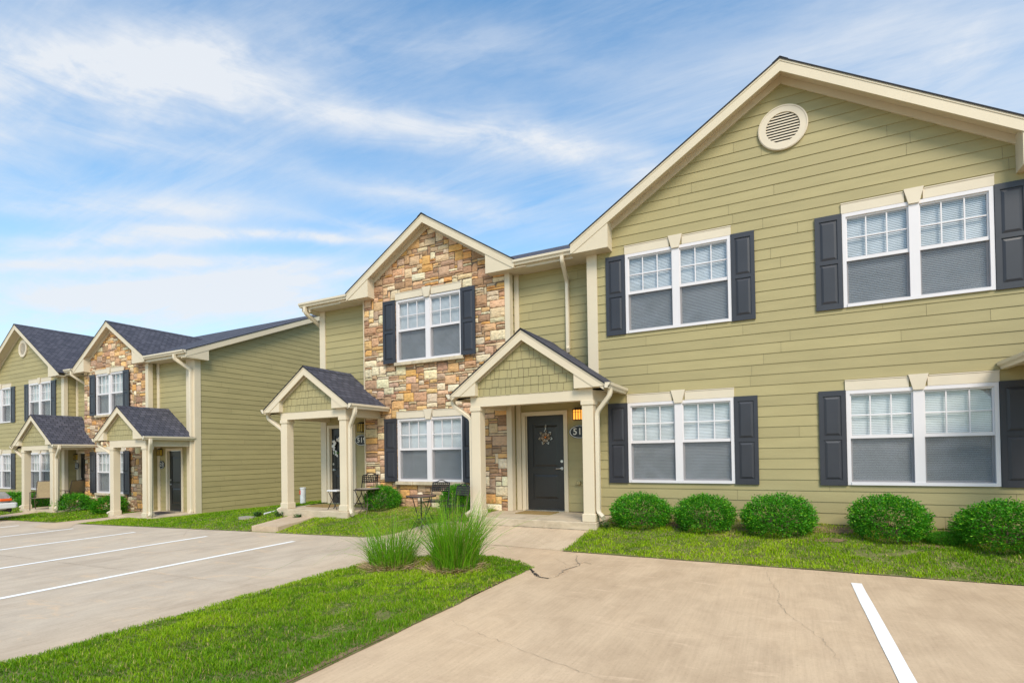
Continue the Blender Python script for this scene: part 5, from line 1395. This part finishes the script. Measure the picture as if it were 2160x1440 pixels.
# ------------------------------------------------------------------ sky, sun, camera
w = bpy.data.worlds.new('World'); sc.world = w; w.use_nodes = True; nt = w.node_tree
bg = nt.nodes['Background']
SUN_EL, SUN_AZ = 44, 144          # azimuth measured clockwise from +Y
sky = nt.nodes.new('ShaderNodeTexSky'); sky.sky_type = 'NISHITA'; sky.sun_disc = False
sky.sun_elevation = RX(SUN_EL); sky.sun_rotation = RX(SUN_AZ); sky.air_density = 1.0; sky.dust_density = .6; sky.ozone_density = 1.6
tc = nt.nodes.new('ShaderNodeTexCoord')
def vmath(op, a, b=None):
    n = nd(nt, 'ShaderNodeVectorMath', operation=op)
    nt.links.new(a, n.inputs[0])
    if b is not None:
        if isinstance(b, tuple): n.inputs[1].default_value = b
        else: nt.links.new(b, n.inputs[1])
    return n
def m1(op, a, b=None, clampv=False):
    n = nd(nt, 'ShaderNodeMath', operation=op); n.use_clamp = clampv
    for i, v in ((0, a), (1, b)):
        if v is None: continue
        if isinstance(v, (int, float)): n.inputs[i].default_value = v
        else: nt.links.new(v, n.inputs[i])
    return n.outputs[0]
D = tc.outputs['Generated']
sep = nt.nodes.new('ShaderNodeSeparateXYZ'); nt.links.new(D, sep.inputs[0])
zc = m1('MAXIMUM', sep.outputs[2], .03); zc = m1('ADD', zc, .12)
comb = nt.nodes.new('ShaderNodeCombineXYZ'); nt.links.new(m1('DIVIDE', sep.outputs[0], zc), comb.inputs[0]); nt.links.new(m1('DIVIDE', sep.outputs[1], zc), comb.inputs[1])
def cloud(rot, sx, sy, scale, detail, dist, off, lo, hi, rough=.6):
    mp_ = nt.nodes.new('ShaderNodeMapping'); mp_.vector_type = 'POINT'
    mp_.inputs['Rotation'].default_value = (0, 0, RX(rot)); mp_.inputs['Scale'].default_value = (sx, sy, 1); mp_.inputs['Location'].default_value = off
    nt.links.new(comb.outputs[0], mp_.inputs[0])
    n = noise(nt, mp_.outputs[0], scale, detail, rough, dist)
    return ramp(nt, n, [(lo, (0, 0, 0)), (hi, (1, 1, 1))]).outputs[0]
CAMR = Matrix(((0.88822784, 0.45913523, -0.01568922), (-0.01979789, 0.00413609, -0.99979545), (-0.45897642, 0.88835676, 0.0127637)))
def vdir(px, py):                  # a world direction, used only to choose where the streaks lie in the sky
    v = CAMR.transposed() @ Vector(((px-1080)/1120, (py-941.59)/1120, 1)); return v.normalized()
WV = [noise(nt, D, 7, 4, .6), noise(nt, D, 9, 4, .6)]; TX = []
for k in range(3):
    mp_ = nt.nodes.new('ShaderNodeMapping'); nt.links.new(D, mp_.inputs[0]); mp_.inputs['Scale'].default_value = (3, 3, 13); mp_.inputs['Location'].default_value = (k*1.7, 0, 0)
    TX.append(ramp(nt, noise(nt, mp_.outputs[0], 2.0, 7, .65, .5), [(.30, (.25, .25, .25)), (.62, (1, 1, 1))]).outputs[0])
def streak(p, q, wdt, fade, amt, seed):
    a, b = vdir(*p), vdir(*q); nrm = a.cross(b).normalized(); mid = (a+b).normalized(); half = math.acos(max(-1, min(1, a.dot(b))))/2
    d0 = vmath('DOT_PRODUCT', D, tuple(nrm)).outputs['Value']
    wv = WV[seed % 2]; d0 = m1('ADD', d0, m1('MULTIPLY', m1('SUBTRACT', wv, .5), wdt*2.0))
    e = m1('DIVIDE', d0, wdt); e = m1('MULTIPLY', e, e); ga = m1('EXPONENT', m1('MULTIPLY', e, -1.0))
    dm = vmath('DOT_PRODUCT', D, tuple(mid)).outputs['Value']
    ang = m1('ARCCOSINE', m1('MINIMUM', dm, .99999)); f = m1('DIVIDE', m1('SUBTRACT', half+fade, ang), fade*2, True)
    tx = TX[seed % 3]
    return m1('MULTIPLY', m1('MULTIPLY', m1('MULTIPLY', ga, f), amt), tx)
cir = cloud(28, .35, 1.6, 1.1, 9, .8, (0.3, 1.1, 0), .46, .78, .68)
wis = cloud(20, .25, 2.2, 2.3, 9, .5, (4.1, .2, 0), .45, .85, .7)
soft = cloud(24, .5, 1.3, .7, 5, .4, (2.0, 3.0, 0), .35, .70, .5)
tot = m1('ADD', m1('ADD', m1('MULTIPLY', cir, .38), m1('MULTIPLY', wis, .26)), m1('MULTIPLY', soft, .26))
for a in [((-350, 110), (620, 205), .046, .10, .85, 1), ((520, 210), (1300, 335), .026, .16, .70, 2), ((150, 60), (700, 150), .04, .12, .45, 3), ((300, 478), (830, 508), .0085, .07, .9, 4), ((700, 380), (1120, 465), .020, .10, .45, 5),
          ((-200, 330), (80, 345), .045, .06, .6, 6), ((-200, 585), (720, 600), .030, .12, .40, 7), ((-100, 520), (420, 500), .012, .10, .45, 13), ((60, 640), (640, 560), .010, .1, .5, 14), ((-150, 430), (380, 445), .013, .1, .35, 15), ((430, 620), (820, 560), .009, .08, .45, 16), ((600, 440), (1000, 540), .012, .1, .4, 17), ((700, 60), (1250, 130), .03, .15, .28, 18), ((-100, 250), (500, 330), .02, .15, .35, 19), ((1000, 230), (1500, 420), .030, .20, .25, 20), ((-200, 560), (640, 545), .010, .10, .5, 8), ((1250, 420), (1500, 300), .05, .12, .25, 9), ((1850, 120), (2200, 160), .09, .15, .55, 10), ((-100, 660), (700, 640), .03, .1, .5, 11), ((200, 415), (560, 440), .02, .1, .35, 12)]:
    tot = m1('ADD', tot, streak(*a))
# pale veil towards the horizon
veil = m1('MULTIPLY', m1('EXPONENT', m1('MULTIPLY', m1('MAXIMUM', sep.outputs[2], 0.0), -3.0)), .52)
tot = m1('ADD', tot, veil); tot = m1('MINIMUM', tot, .96)
hs_ = nt.nodes.new('ShaderNodeHueSaturation'); hs_.inputs['Saturation'].default_value = 1.3; hs_.inputs['Value'].default_value = 1.0
nt.links.new(sky.outputs[0], hs_.inputs['Color'])
skc = mixc(nt, 1, hs_.outputs[0], (.98, 1.20, 1.08), 'MULTIPLY')
CL = (3.55, 3.72, 3.95)
nm = nt.nodes.new('ShaderNodeMix'); nm.data_type = 'RGBA'; nt.links.new(tot, nm.inputs[0]); nt.links.new(skc, nm.inputs[6]); nm.inputs[7].default_value = (*CL, 1)
nt.links.new(nm.outputs[2], bg.inputs[0]); bg.inputs[1].default_value = .15

sl = bpy.data.lights.new('sun', 'SUN'); sl.energy = 2.3; sl.angle = RX(24); sl.color = (1, .90, .76)
so = bpy.data.objects.new('sun', sl); C.objects.link(so)
az, el = RX(SUN_AZ), RX(SUN_EL)
sd = Vector((math.sin(az)*math.cos(el), math.cos(az)*math.cos(el), math.sin(el)))
so.rotation_euler = (-sd).to_track_quat('-Z', 'Y').to_euler()

cam = bpy.data.cameras.new('camera'); co = bpy.data.objects.new('camera', cam); C.objects.link(co)
cam.sensor_width = 36; cam.lens = 1120/2160*36; cam.shift_x = 0; cam.shift_y = (941.5886-720)/2160
cam.clip_start = .05; cam.clip_end = 2000
R3 = CAMR
m3 = Matrix((( R3[0][0], -R3[1][0], -R3[2][0]), (R3[0][1], -R3[1][1], -R3[2][1]), (R3[0][2], -R3[1][2], -R3[2][2])))
co.matrix_world = m3.to_4x4()
sc.camera = co
# lift everything so the near lot lies at z = 0
for o in sc.objects:
    if o.parent is None: o.location.z += GZ
sc.view_settings.view_transform = 'Standard'; sc.view_settings.look = 'None'; sc.view_settings.gamma = 1
sc.view_settings.exposure = 0.64
